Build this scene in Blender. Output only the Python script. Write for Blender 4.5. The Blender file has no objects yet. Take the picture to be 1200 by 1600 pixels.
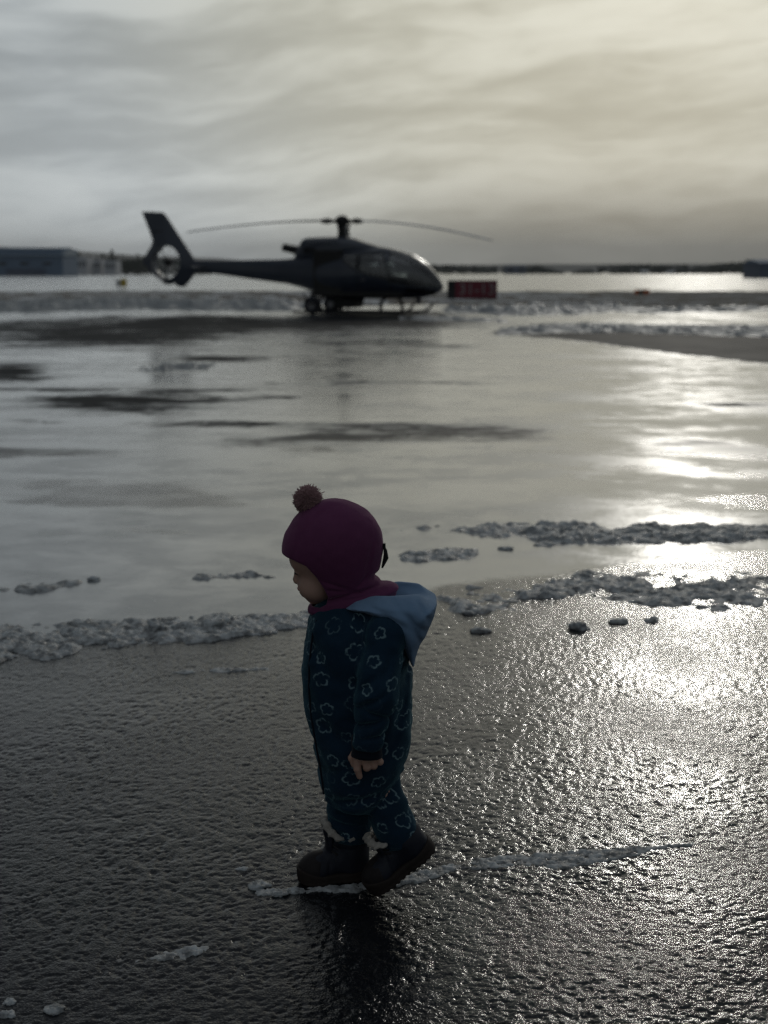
import bpy, math, random
import numpy as np
from math import radians, sin, cos, pi, tan, atan, sqrt
from mathutils import Vector, Matrix

SC = bpy.context.scene
COL = SC.collection
# ------------------------------------------------------------------ camera
H_CAM = 1.35
FPX = 2133.0                       # focal length in pixels of the 1600 px tall frame
PITCH = atan((800 - 425) / FPX)
CP, SP = cos(PITCH), sin(PITCH)
cam = bpy.data.cameras.new('camera')
camo = bpy.data.objects.new('camera', cam); COL.objects.link(camo)
camo.location = (0, 0, H_CAM)
camo.rotation_euler = (pi / 2 - PITCH, 0, 0)
cam.sensor_fit = 'VERTICAL'; cam.sensor_height = 36.0
cam.lens = FPX / 1600 * 36.0
cam.clip_start = 0.05; cam.clip_end = 40000
cam.dof.use_dof = True
cam.dof.focus_distance = 2.95
cam.dof.aperture_fstop = 3.9
cam.dof.aperture_blades = 0
SC.camera = camo

SUN_AZ, SUN_EL = radians(12.8), radians(17.8)      # azimuth right of +Y
SUND = Vector((sin(SUN_AZ) * cos(SUN_EL), cos(SUN_AZ) * cos(SUN_EL), sin(SUN_EL)))
sl = bpy.data.lights.new('sun', 'SUN'); sl.energy = 0.265; sl.angle = radians(2.5); sl.color = (1.0, 0.965, 0.89)
so = bpy.data.objects.new('sun', sl); COL.objects.link(so)
so.rotation_euler = (-SUND).to_track_quat('-Z', 'Y').to_euler()
so.location = (5, 20, 12)

SC.view_settings.view_transform = 'Standard'; SC.view_settings.look = 'None'
SC.view_settings.exposure = 0.0; SC.view_settings.gamma = 1.0
SC.render.engine = 'CYCLES'
SC.cycles.max_bounces = 6; SC.cycles.diffuse_bounces = 2; SC.cycles.glossy_bounces = 3
SC.cycles.transmission_bounces = 4; SC.cycles.transparent_max_bounces = 8; SC.cycles.volume_bounces = 0
SC.cycles.use_denoising = True; SC.cycles.denoiser = 'OPENIMAGEDENOISE'; SC.cycles.denoising_prefilter = 'NONE'; SC.cycles.denoising_input_passes = 'RGB_ALBEDO_NORMAL'
SC.cycles.sample_clamp_indirect = 4.0
SC.cycles.use_adaptive_sampling = False

# ------------------------------------------------------------------ node helper
class NT:
    def __init__(s, tree):
        s.t = tree; s.N = tree.nodes; s.L = tree.links
    def n(s, typ, **kw):
        nd = s.N.new(typ)
        for k, v in kw.items(): setattr(nd, k, v)
        return nd
    def inp(s, sock, v):
        if v is None: return
        if hasattr(v, 'is_output') or isinstance(v, bpy.types.NodeSocket): s.L.new(v, sock)
        else:
            if sock.type == 'RGBA' and hasattr(v, '__len__') and len(v) == 3: v = (*v, 1)
            sock.default_value = v
    def m(s, op, a, b=None, c=None, clamp=False):
        nd = s.n('ShaderNodeMath', operation=op, use_clamp=clamp)
        s.inp(nd.inputs[0], a)
        if b is not None: s.inp(nd.inputs[1], b)
        if c is not None: s.inp(nd.inputs[2], c)
        return nd.outputs[0]
    def v(s, op, a, b=None, scale=None):
        nd = s.n('ShaderNodeVectorMath', operation=op)
        s.inp(nd.inputs[0], a)
        if b is not None: s.inp(nd.inputs[1], b)
        if scale is not None: s.inp(nd.inputs['Scale'], scale)
        return nd.outputs['Value'] if op in ('DOT_PRODUCT', 'LENGTH', 'DISTANCE') else nd.outputs[0]
    def xyz(s, a):
        nd = s.n('ShaderNodeSeparateXYZ'); s.inp(nd.inputs[0], a); return nd.outputs
    def cxyz(s, x, y, z):
        nd = s.n('ShaderNodeCombineXYZ')
        for i, q in enumerate((x, y, z)): s.inp(nd.inputs[i], q)
        return nd.outputs[0]
    def map(s, x, a, b, c=0.0, d=1.0, smooth=True):
        nd = s.n('ShaderNodeMapRange', interpolation_type='SMOOTHSTEP' if smooth else 'LINEAR')
        s.inp(nd.inputs['Value'], x); s.inp(nd.inputs['From Min'], a); s.inp(nd.inputs['From Max'], b)
        s.inp(nd.inputs['To Min'], c); s.inp(nd.inputs['To Max'], d)
        return nd.outputs[0]
    def mix(s, f, a, b, blend='MIX'):
        nd = s.n('ShaderNodeMix', data_type='RGBA', blend_type=blend)
        s.inp(nd.inputs[0], f); s.inp(nd.inputs[6], a); s.inp(nd.inputs[7], b)
        return nd.outputs[2]
    def noise(s, vec, scale, detail=2, rough=0.5, dist=0.0, dims='3D', out=0):
        nd = s.n('ShaderNodeTexNoise', noise_dimensions=dims)
        s.inp(nd.inputs['Vector'], vec)
        nd.inputs['Scale'].default_value = scale; nd.inputs['Detail'].default_value = detail
        nd.inputs['Roughness'].default_value = rough; nd.inputs['Distortion'].default_value = dist
        return nd.outputs[out]
    def bump(s, h, strength=1.0, dist=0.001, normal=None):
        nd = s.n('ShaderNodeBump')
        s.inp(nd.inputs['Strength'], strength); s.inp(nd.inputs['Distance'], dist); s.inp(nd.inputs['Height'], h)
        if normal is not None: s.inp(nd.inputs['Normal'], normal)
        return nd.outputs[0]
    def geo(s): return s.n('ShaderNodeNewGeometry').outputs['Position']
    def obj(s): return s.n('ShaderNodeTexCoord').outputs['Object']
    def attr(s, name, out='Fac'):
        nd = s.n('ShaderNodeAttribute', attribute_name=name); return nd.outputs[out]

def material(name, base=(.5, .5, .5), rough=.5, metal=0.0, **kw):
    m = bpy.data.materials.new(name); m.use_nodes = True
    t = NT(m.node_tree); b = m.node_tree.nodes['Principled BSDF']
    t.inp(b.inputs['Base Color'], base); t.inp(b.inputs['Roughness'], rough); t.inp(b.inputs['Metallic'], metal)
    for k, v in kw.items(): t.inp(b.inputs[k.replace('_', ' ')], v)
    return m, t, b

# ------------------------------------------------------------------ world: veiled sun behind streaky clouds
w = bpy.data.worlds.new('World'); SC.world = w; w.use_nodes = True
t = NT(w.node_tree); bg = w.node_tree.nodes['Background']
sky = t.n('ShaderNodeTexSky', sky_type='NISHITA', sun_disc=False)
sky.sun_elevation = SUN_EL; sky.sun_rotation = SUN_AZ; sky.dust_density = 3; sky.air_density = 1.2
d = t.n('ShaderNodeTexCoord').outputs['Generated']
x, y, z = t.xyz(d)[:3]
az = t.m('ARCTAN2', x, y); el = t.m('ARCSINE', z)
w0 = t.noise(t.cxyz(t.m('MULTIPLY', az, 3.0), t.m('MULTIPLY', el, 7.0), 2.0), 1.0, 3, .5)
ey = t.m('ADD', t.m('SUBTRACT', t.m('MULTIPLY', el, 17.0), t.m('MULTIPLY', az, 1.6)), t.m('MULTIPLY', w0, 1.2))
n1 = t.noise(t.cxyz(t.m('MULTIPLY', az, 2.7), ey, 4.3), 1.0, 5, .5, .5)
n2 = t.noise(t.cxyz(t.m('MULTIPLY', az, 7.0), t.m('MULTIPLY', ey, 2.6), 7.7), 1.0, 6, .52, .25)
n4 = t.noise(t.cxyz(t.m('MULTIPLY', az, 24.0), t.m('MULTIPLY', ey, 5.0), 1.7), 1.0, 5, .55, .3)
nn = t.m('ADD', t.m('ADD', t.m('MULTIPLY', n1, .44), t.m('MULTIPLY', n2, .38)), t.m('MULTIPLY', n4, .18))
cl = t.map(nn, 0.38, 0.62)
dot = t.v('DOT_PRODUCT', d, tuple(SUND))
dp = t.m('MAXIMUM', dot, 0.0)
half = t.m('MULTIPLY', t.m('ADD', dot, 1.0), 0.5)
front = t.m('MULTIPLY', t.m('POWER', half, 5.0), t.map(z, .19, .48, .62, .16))
base = t.m('ADD', t.m('ADD', t.map(z, .80, .97, 0.045, 0.30), front), t.m('MULTIPLY', t.map(y, 0.1, -0.9), 0.12))
glow = t.m('ADD', t.m('MULTIPLY', t.m('POWER', dp, 45.0), 0.04), t.m('MULTIPLY', t.m('POWER', dp, 400.0), .5))
lum = t.m('ADD', base, glow)
lum = t.m('MULTIPLY', lum, t.map(cl, 0.0, 1.0, 0.72, 1.12, False))
bank = t.m('MULTIPLY', t.map(t.m('ADD', z, t.m('MULTIPLY', t.m('SUBTRACT', n2, 0.5), 0.05)), 0.085, 0.03), t.map(az, -0.02, 0.14))
bank = t.m('MULTIPLY', bank, t.map(az, 0.9, 0.5))
lum = t.m('MULTIPLY', lum, t.m('SUBTRACT', 1.0, t.m('MULTIPLY', bank, 0.40)))
lum = t.m('MULTIPLY', lum, t.m('ADD', 1.0, t.m('MULTIPLY', t.m('MULTIPLY', t.map(z, .15, 0.0), t.map(az, .12, -.12)), .50)))
warm = t.map(dot, 0.88, 0.975)
tint = t.mix(warm, (0.90, 1.0, 1.06), (0.995, 1.0, 0.855))
tint = t.mix(t.map(z, .2, .5, 0, .8), tint, (0.86, 0.98, 1.12))
tint = t.mix(t.m('MULTIPLY', cl, 0.3), tint, (0.985, 1.0, 0.95))
cloud = t.v('SCALE', tint, None, lum)
skyc = t.v('SCALE', sky.outputs[0], None, 0.05)
res = t.mix(0.96, skyc, cloud)
t.inp(bg.inputs['Color'], res); bg.inputs['Strength'].default_value = 1.0

# ------------------------------------------------------------------ pixel <-> world (pixels of the 1200x1600 picture)
def ray(px, py):
    a = px - 600.0; b = 800.0 - py
    return np.array([a, FPX * CP + b * SP, -FPX * SP + b * CP])
def W(px, py, Y):
    r = ray(px, py); k = Y / r[1]
    return np.array([r[0] * k, Y, H_CAM + r[2] * k])
def G(px, py, z=0.0):
    r = ray(px, py); k = (z - H_CAM) / r[2]
    return np.array([r[0] * k, r[1] * k, z])
def S(Y, py=800):                     # metres per pixel at depth Y
    return Y / ray(600, py)[1]
def project(X, Y, Z):
    dx, dy, dz = X, Y, Z - H_CAM
    f = dy * CP - dz * SP; u = dy * SP + dz * CP
    f = np.maximum(f, 1e-3)
    return 600 + FPX * dx / f, 800 - FPX * u / f

# ------------------------------------------------------------------ noise in numpy
_R = np.random.RandomState(7)
_T = _R.rand(257, 257).astype(np.float32); _T[256] = _T[0]; _T[:, 256] = _T[:, 0]
def vnoise(x, y, seed=0):
    x = x + seed * 17.31; y = y + seed * 5.77
    xi = np.floor(x); yi = np.floor(y); fx = x - xi; fy = y - yi
    fx = fx * fx * fx * (fx * (fx * 6 - 15) + 10); fy = fy * fy * fy * (fy * (fy * 6 - 15) + 10)
    xi = xi.astype(np.int64) % 256; yi = yi.astype(np.int64) % 256
    a = _T[xi, yi]; b = _T[xi + 1, yi]; c = _T[xi, yi + 1]; d2 = _T[xi + 1, yi + 1]
    return (a * (1 - fx) + b * fx) * (1 - fy) + (c * (1 - fx) + d2 * fx) * fy
def fbm(x, y, oct=4, seed=0, rough=.5):
    r = 0; amp = 1.0; tot = 0
    for o in range(oct):
        r = r + amp * vnoise(x * 2 ** o, y * 2 ** o, seed + o * 3.3); tot += amp; amp *= rough
    return r / tot
_T3 = _R.rand(65, 65, 65).astype(np.float32)
_T3[64] = _T3[0]; _T3[:, 64] = _T3[:, 0]; _T3[:, :, 64] = _T3[:, :, 0]
def n3(x, y, z):
    x, y, z = np.broadcast_arrays(x, y, z)
    f = []; ii = []
    for q in (x, y, z):
        qi = np.floor(q); fq = q - qi; f.append((fq * fq * (3 - 2 * fq)).astype(np.float32)); ii.append(qi.astype(np.int32) % 64)
    i, j, k = ii; fx, fy, fz = f
    def L(a, b, tt): return a + (b - a) * tt
    return L(L(L(_T3[i, j, k], _T3[i + 1, j, k], fx), L(_T3[i, j + 1, k], _T3[i + 1, j + 1, k], fx), fy),
             L(L(_T3[i, j, k + 1], _T3[i + 1, j, k + 1], fx), L(_T3[i, j + 1, k + 1], _T3[i + 1, j + 1, k + 1], fx), fy), fz)
def sstep(a, b, x):
    q = np.clip((x - a) / (b - a), 0, 1); return q * q * (3 - 2 * q)

# ------------------------------------------------------------------ object helpers
def mesh_np(name, V, F, mat=None, parent=None, smooth=True, quads=True, uv=None):
    me = bpy.data.meshes.new(name)
    V = np.asarray(V, np.float32); 
    if isinstance(F, np.ndarray):
        n = F.shape[1]
        me.vertices.add(len(V)); me.vertices.foreach_set('co', V.ravel())
        me.loops.add(F.size); me.loops.foreach_set('vertex_index', F.astype(np.int32).ravel())
        me.polygons.add(len(F)); me.polygons.foreach_set('loop_start', np.arange(0, F.size, n, dtype=np.int32))
        me.update(calc_edges=True); me.validate()
    else:
        me.from_pydata([tuple(map(float, v)) for v in V], [], [tuple(int(i) for i in f) for f in F]); me.update()
    if smooth: me.polygons.foreach_set('use_smooth', [True] * len(me.polygons))
    o = bpy.data.objects.new(name, me); COL.objects.link(o)
    if mat: me.materials.append(mat)
    if parent is not None: o.parent = parent
    return o
def empty(name, loc=(0, 0, 0), rz=0.0):
    o = bpy.data.objects.new(name, None); COL.objects.link(o); o.location = loc; o.rotation_euler = (0, 0, rz)
    o.empty_display_size = .1
    return o
def tag(o, label=None, cat=None, group=None, kind=None):
    if label: o['label'] = label
    if cat: o['category'] = cat
    if group: o['group'] = group
    if kind: o['kind'] = kind
    return o
class MB:
    """collects solids into one mesh"""
    def __init__(s): s.V = []; s.F = []; s.n = 0
    def add(s, V, F):
        V = np.asarray(V, float)
        s.V.append(V); s.F += [tuple(i + s.n for i in f) for f in F]; s.n += len(V); return s
    def box(s, lo, hi, M=None):
        (a, b, c), (d, e, f) = lo, hi
        V = np.array([(x, y, z) for x in (a, d) for y in (b, e) for z in (c, f)], float)
        if M is not None: V = np.array([M @ Vector(v) for v in V])
        return s.add(V, [(0, 1, 3, 2), (4, 6, 7, 5), (0, 4, 5, 1), (2, 3, 7, 6), (0, 2, 6, 4), (1, 5, 7, 3)])
    def tube(s, pts, r, seg=10, closed=False):
        pts = [np.array(p, float) for p in pts]; n = len(pts)
        rs = r if hasattr(r, '__len__') else [r] * n
        V = []; up = np.array([0.0, 0, 1])
        prev = None
        for i, p in enumerate(pts):
            a = pts[(i - 1) % n] if closed else pts[max(i - 1, 0)]
            b = pts[(i + 1) % n] if closed else pts[min(i + 1, n - 1)]
            tn = b - a; tn /= np.linalg.norm(tn) + 1e-12
            if prev is None:
                u = np.cross(tn, up)
                if np.linalg.norm(u) < .1: u = np.cross(tn, np.array([1.0, 0, 0]))
            else: u = prev - tn * np.dot(prev, tn)
            u /= np.linalg.norm(u) + 1e-12; prev = u
            v = np.cross(tn, u)
            for k in range(seg):
                q = 2 * pi * k / seg; V.append(p + rs[i] * (cos(q) * u + sin(q) * v))
        F = []
        for i in range(n if closed else n - 1):
            j = (i + 1) % n
            for k in range(seg):
                l = (k + 1) % seg
                F.append((i * seg + k, i * seg + l, j * seg + l, j * seg + k))
        if not closed:
            F.append(tuple(range(seg - 1, -1, -1))); F.append(tuple((n - 1) * seg + k for k in range(seg)))
        return s.add(V, F)
    def prism(s, poly, y0, y1):           # polygon in xz, extruded in y
        n = len(poly)
        V = [(p[0], y0, p[1]) for p in poly] + [(p[0], y1, p[1]) for p in poly]
        F = [tuple(range(n)), tuple(range(2 * n - 1, n - 1, -1))] + [(i, (i + 1) % n, n + (i + 1) % n, n + i)[::-1] for i in range(n)]
        return s.add(V, F)
    def build(s, name, mat, parent=None, smooth=False, bevel=0):
        o = mesh_np(name, np.concatenate(s.V), s.F, mat, parent, smooth)
        if bevel:
            b = o.modifiers.new('bevel', 'BEVEL'); b.width = bevel; b.segments = 2; b.limit_method = 'ANGLE'
        if smooth:
            o.data.set_sharp_from_angle(angle=radians(40))
        return o

# ------------------------------------------------------------------ ground sheet
# boundary between rough asphalt (near) and the wet film (far), in picture rows per column
def interp(x, pts):
    xs, ys = zip(*pts); return np.interp(x, xs, ys)
near_edge = lambda X: interp(X, [(-600, 1110), (0, 1035), (480, 985), (700, 935), (1200, 885), (1900, 830)])
def ell(u, v, cx, cy, rx, ry, slope=0.0):
    dy = v - cy - slope * (u - cx)
    return np.exp(-(((u - cx) / rx) ** 2 + (dy / ry) ** 2) * 1.1)
# (cx, cy, rx, ry, slope, strength)  patches of rough damp asphalt showing between the films of water
DARK = [(500, 505, 400, 14, 0, .7), (450, 560, 250, 8, 0, .4), (650, 541, 200, 7, 0, .45), (300, 660, 200, 8, 0, .4), (700, 602, 150, 8, 0, .35), (120, 706, 140, 10, 0, .5), (420, 735, 120, 8, 0, .35), (860, 705, 110, 8, 0, .45), (330, 560, 60, 5, 0, .4), (250, 830, 180, 8, .03, .35),
        (200, 622, 300, 30, 0.0, .66), (190, 768, 290, 28, 0.03, .85), (580, 686, 250, 25, -0.03, .66), (20, 580, 70, 18, 0, .8),
        (535, 600, 60, 9, 0, .5), (1140, 700, 150, 22, 0.04, .75), (985, 728, 70, 9, 0, .6), (1150, 632, 90, 7, 0, .5), (1010, 668, 60, 7, .1, .4), (940, 770, 50, 10, .2, .4), (1180, 745, 60, 8, 0, .5), (180, 520, 420, 30, 0, .74), (-100, 700, 160, 30, 0, .8),
        (790, 680, 120, 12, 0, .5), (1020, 578, 60, 4, 0, .6), (1500, 640, 250, 25, 0, .8), (600, 493, 140, 8, 0, .8),
        (60, 660, 60, 5, 0, .3), (1300, 790, 200, 18, .05, .8), (100, 860, 150, 10, .05, .3), (-300, 900, 200, 20, 0, .6)]
def wetmap(X, Y):
    u, v = project(X, np.maximum(Y, .2), 0 * X)
    wet = sstep(6, -50, v - near_edge(u))
    wob = (fbm(X * .35, Y * .12, 4, 3) - .5) * 22
    for cx, cy, rx, ry, sl_, st in DARK:
        wet = wet * (1 - st * ell(u, v + wob * ry / 22, cx, cy, rx, ry, sl_))
    # wedge of bare asphalt on the right
    top = interp(u, [(760, 520), (860, 505), (1200, 507), (2500, 515)]); bot = interp(u, [(760, 520), (900, 532), (1050, 552), (1200, 569), (2500, 700)])
    wet = wet * (1 - .95 * sstep(-3, 3, v - top + wob * .15) * sstep(3, -3, v - bot + wob * .08) * (u > 740))
    return wet
vr = []
v_ = 1700.0
while v_ > 426.6:
    vr.append(v_); v_ -= 1.35 if v_ > 900 else (1.1 if v_ > 470 else 1.0)
yr = np.array([G(600, q)[1] for q in vr]); yr = yr[yr < 2500]
yr = np.concatenate([[-900, -300, -100, -30, -8, -1, 0, .6, 1.1, 1.4], yr, [4000, 7000, 16000]]); yr = np.unique(yr)
xc = np.arange(0, 2.1, 0.0044); q = xc[-1]; st_ = .0044; ext = []
while q < 400: st_ *= 1.045; q += st_; ext.append(q)
xc = np.concatenate([xc, ext, [800, 2000, 6000, 16000]]); xc = np.concatenate([-xc[:0:-1], xc])
GX, GY = np.meshgrid(xc, yr, indexing='xy')
def aggregate(X, Y):
    """height of the coarse wet asphalt, metres"""
    a = fbm(X * 108, Y * 92, 3, 1, .5)                       # ~11 mm stones
    b = vnoise(X * 44 + 3 * vnoise(X * 9, Y * 9, 4), Y * 34, 9)
    c = fbm(X * 3.1, Y * 3.1, 3, 5)
    h = (1 - np.abs(2 * a - 1)) * .0033 + (a - .5) * .0046 + (b - .5) * .0020
    return h * (0.36 + .62 * c)
wetv = wetmap(GX, GY)
nearf = sstep(8.5, 4.5, GY) * sstep(1.2, 1.5, GY) * sstep(2.1, 1.75, np.abs(GX))
hz = aggregate(GX, GY) * nearf * (1 - .85 * sstep(.3, .8, wetv))
hz = hz - hz.mean() + (fbm(GX * .5, GY * .5, 3, 8) - .5) * .006 * (GY < 30) * (GY > 0)
nx_, ny_ = len(xc), len(yr)
idx = np.arange(nx_ * ny_).reshape(ny_, nx_)
Fg = np.stack([idx[:-1, :-1], idx[:-1, 1:], idx[1:, 1:], idx[1:, :-1]], -1).reshape(-1, 4)
m_g, t, b = material('wet_asphalt')
p = t.geo(); wet_a = t.attr('wet')
px_, py_, pz_ = t.xyz(p)[:3]
n_big = t.noise(p, 1.1, 5, 0.6, 0.3)
n_st = t.noise(t.cxyz(t.m('MULTIPLY', px_, .35), py_, 0.0), 1.6, 5, 0.6, 0.4)
n_mid = t.noise(p, 3.0, 8, .68, .6)
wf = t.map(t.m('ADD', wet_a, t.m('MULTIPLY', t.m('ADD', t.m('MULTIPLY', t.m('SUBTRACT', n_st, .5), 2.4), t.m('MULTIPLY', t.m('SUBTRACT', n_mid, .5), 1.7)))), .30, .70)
fine = t.noise(p, 300, 3, .6)
stone = t.n('ShaderNodeTexVoronoi', feature='F1'); t.inp(stone.inputs['Vector'], p); stone.inputs['Scale'].default_value = 190
agg = t.map(stone.outputs['Distance'], 0.0, .7, 1.0, 0.0)
hgt = t.m('ADD', t.m('MULTIPLY', agg, .55), t.m('MULTIPLY', fine, .6))
rip = t.noise(p, 26, 3, .55)
bst = t.m('SUBTRACT', 1.0, t.m('MULTIPLY', wf, .93))
nrm = t.bump(hgt, t.m('MULTIPLY', bst, .7), t.map(n_big, .35, .65, .0006, .0014))
nrm = t.bump(rip, t.map(wf, 0, 1, .25, .20), .004, nrm)
flat = t.m('MAXIMUM', t.map(t.m('ABSOLUTE', px_), 1.75, 2.1), t.map(py_, 1.5, 1.2))
nrm = t.bump(t.noise(p, 88, 3, .5), t.m('MULTIPLY', t.m('MULTIPLY', flat, t.m('SUBTRACT', 1.0, wf)), t.map(py_, 9, 6)), .006, nrm)
col = t.mix(t.noise(p, 120, 2, .7), (0.004, 0.005, 0.0065), (0.015, 0.017, 0.021))
col = t.mix(t.m('MULTIPLY', t.map(n_big, .45, .75), .5), col, (0.010, 0.011, 0.013))
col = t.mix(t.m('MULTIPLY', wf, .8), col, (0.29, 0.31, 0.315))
t.inp(b.inputs['Base Color'], col)
far = t.map(py_, 8.5, 13.0)
pq = t.noise(t.cxyz(t.m('MULTIPLY', px_, .45), py_, 5.0), .9, 7, .62, .8)
film_r = t.map(t.m('ADD', t.m('MULTIPLY', pq, .6), t.m('MULTIPLY', n_mid, .4)), .42, .60, .10, .27)
film_r = t.cxyz(film_r, film_r, film_r)
rr = t.mix(wf, t.mix(far, (.12,)*3, (.62,)*3), film_r)
rr = t.m('ADD', t.xyz(rr)[0], t.m('MULTIPLY', t.m('SUBTRACT', n_big, .5), .12))
t.inp(b.inputs['Roughness'], rr); t.inp(b.inputs['IOR'], t.m('ADD', t.map(wf, 0, 1, 1.33, 1.72), t.m('MULTIPLY', t.m('MULTIPLY', far, t.m('SUBTRACT', 1.0, wf)), -.16)))
t.inp(b.inputs['Specular IOR Level'], t.m('SUBTRACT', .5, t.m('MULTIPLY', t.m('MULTIPLY', far, t.m('SUBTRACT', 1.0, wf)), .34)))
t.inp(b.inputs['Normal'], nrm)
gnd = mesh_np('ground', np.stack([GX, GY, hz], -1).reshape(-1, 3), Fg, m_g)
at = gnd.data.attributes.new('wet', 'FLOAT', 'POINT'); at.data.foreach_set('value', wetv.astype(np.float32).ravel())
tag(gnd, kind='structure')

# ------------------------------------------------------------------ slush and ice
m_sl, t, b = material('slush', rough=.45)
p = t.geo()
n1 = t.noise(p, 28, 5, .65); n2 = t.noise(p, 160, 3, .6)
t.inp(b.inputs['Base Color'], t.mix(t.map(n1, .35, .65), (.17, .175, .175), (.56, .58, .585)))
t.inp(b.inputs['Roughness'], t.map(n1, .3, .7, .30, .65))
t.inp(b.inputs['Normal'], t.bump(t.m('ADD', n2, t.m('MULTIPLY', n1, .8)), .9, .006))
b.inputs['Specular IOR Level'].default_value = .35
b.inputs['Subsurface Weight'].default_value = .35; b.inputs['Subsurface Radius'].default_value = (.03, .035, .04); b.inputs['Subsurface Scale'].default_value = .5

def rnd(i, j, s):
    return _T[(i * 7 + int(s * 31)) % 256, (j * 13 + int(s * 57)) % 256]
def domes(x, y, cell, seed, rmin=.25, rmax=.75):
    x = x / cell; y = y / cell; xi = np.floor(x).astype(int); yi = np.floor(y).astype(int)
    h = np.zeros_like(x)
    for di in (-1, 0, 1):
        for dj in (-1, 0, 1):
            i = xi + di; j = yi + dj
            cx = i + rnd(i, j, seed + 1); cy = j + rnd(i, j, seed + 2); r = rmin + (rmax - rmin) * rnd(i, j, seed + 3) ** 1.6
            q = r * r - (x - cx) ** 2 - (y - cy) ** 2 * 1.2
            h = np.maximum(h, np.sqrt(np.maximum(q, 0)) * (.5 + .5 * rnd(i, j, seed + 4)))
    return h * cell
def slush(label, spine, res, amp, cell, seed, thr=.35, sheet=.004, cat='slush ridge', group='ridges of slush left across the wet tarmac', name='slush_ridge'):
    """spine: (column, row, half width in rows, strength) along the ridge"""
    us = [q[0] for q in spine]; lo = G(min(us) - 5, max(q[1] + q[2] * 1.3 for q in spine)); 
    ys = [G(600, q[1] + s_ * q[2] * 1.3)[1] for q in spine for s_ in (-1, 1)]
    xs = [G(q[0] + e, q[1] + s_ * q[2] * 1.3)[0] for q in spine for s_ in (-1, 1) for e in (-15, 15)]
    X, Y = np.meshgrid(np.arange(min(xs), max(xs), res), np.arange(min(ys), max(ys), res), indexing='xy')
    u, v = project(X, Y, 0 * X)
    yc = np.interp(u, us, [q[1] for q in spine]); hw = np.interp(u, us, [q[2] for q in spine]); st = np.interp(u, us, [q[3] for q in spine])
    st = st * sstep(min(us) - 1, min(us) + 12, u) * sstep(max(us) + 1, max(us) - 12, u)
    e = 1 - ((v - yc) / hw) ** 2
    f = fbm(X / cell * .6, Y / cell * .6, 5, seed, .6)
    mk = e * st * 1.0 + (f - .5) * 2.2 - thr
    mk = np.minimum(mk, (e + .15) * 4)
    k = np.clip(mk, -1, 1)
    kk = np.clip(k * 2.2, 0, 1)
    wa = fbm(X / cell * 1.3, Y / cell * 1.3, 3, seed + 21) - .5; wb = fbm(X / cell * 1.3, Y / cell * 1.3, 3, seed + 27) - .5
    Xw, Yw = X + wa * cell * 2.2, Y + wb * cell * 2.2
    h = sheet * np.clip(k * 6, -1, 1) + kk * (amp * (fbm(X / cell, Y / cell, 3, seed + 5) - .25) * 1.1
        + domes(Xw, Yw, cell, seed) * .60 * amp / cell + domes(Xw, Yw, cell * .4, seed + 9) * .22)
    h += kk * ((fbm(X / cell * 3, Y / cell * 3, 3, seed + 2) - .5) * cell * .30 + (.5 - np.abs(fbm(X / cell * 1.7, Y / cell * 1.7, 4, seed + 6) - .5) * 4) * cell * .10)
    ny, nx = X.shape; idx = np.arange(nx * ny).reshape(ny, nx)
    F = np.stack([idx[:-1, :-1], idx[:-1, 1:], idx[1:, 1:], idx[1:, :-1]], -1).reshape(-1, 4)
    hf = h.ravel(); keep = (hf[F].max(1) > -.0005); F = F[keep]
    hf = np.maximum(hf, -.006)
    used = np.unique(F); mp = -np.ones(nx * ny, int); mp[used] = np.arange(len(used))
    V = np.stack([X.ravel(), Y.ravel(), hf], -1)[used]
    V[:, :2] += (np.random.RandomState(seed).rand(len(V), 2) - .5) * res * .5
    o = mesh_np(name, V, mp[F], m_sl)
    tag(o, label, cat, group); return o

slush('lumpy pale slush ridge reaching in from the left edge to behind the child', [(-420, 1060, 26, .7), (-220, 1034, 28, .75), (-60, 1014, 28, .75), (60, 1006, 31, .75), (140, 997, 27, .8), (230, 986, 24, 1.0), (330, 982, 22, 1.0), (400, 977, 18, .75), (480, 967, 14, .65), (540, 960, 12, .5)],
      .0075, .009, .065, 3, thr=.36, sheet=.0075)
slush('far dark slush ridge crossing the glare right of the child', [(640, 826, 5, .2), (720, 828, 8, .75), (800, 832, 13, .8), (860, 836, 20, 1.0), (960, 838, 18, 1.0), (1060, 834, 15, 1.1), (1200, 832, 14, 1.1), (1320, 828, 16, 1.0), (1500, 824, 16, .9), (1750, 818, 12, .8)],
      .014, .028, .10, 5, thr=.30, sheet=.004)
slush('short low slush streak just right of the hat', [(622, 874, 7, .8), (690, 869, 10, 1.0), (752, 865, 8, .8)], .011, .016, .07, 6, thr=.35)
slush('broad broken slush ridge behind the hood running to the right edge', [(670, 950, 16, .55), (740, 940, 24, .7), (800, 930, 26, .75), (900, 915, 22, .85), (1000, 925, 34, .8), (1100, 925, 36, .8), (1200, 925, 36, .9), (1320, 925, 34, .9), (1500, 918, 30, .85), (1750, 905, 24, .8)],
      .010, .022, .085, 8, thr=.42, sheet=.004)
slush('glassy slush streak under the boots trailing off to the right', [(415, 1396, 5, .6), (470, 1393, 7, .9), (560, 1390, 8, .95), (640, 1376, 9, .95), (720, 1356, 11, .95), (800, 1345, 12, 1.0), (880, 1346, 15, 1.1), (950, 1338, 11, 1.0), (1020, 1328, 7, .8), (1100, 1317, 5, .6)],
      .0036, .0050, .030, 11, thr=.40, sheet=.0045)
slush('thin grey slush streak in the lower left foreground', [(170, 1500, 12, .5), (240, 1500, 14, .7), (290, 1490, 12, .8), (335, 1478, 8, .7)], .0045, .005, .04, 14, thr=.42, sheet=.003)
slush('faint slush line on the asphalt left of the child', [(260, 1052, 3, .5), (340, 1048, 5, .7), (430, 1043, 4, .6)], .007, .006, .04, 17, thr=.3, sheet=.003)
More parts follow.
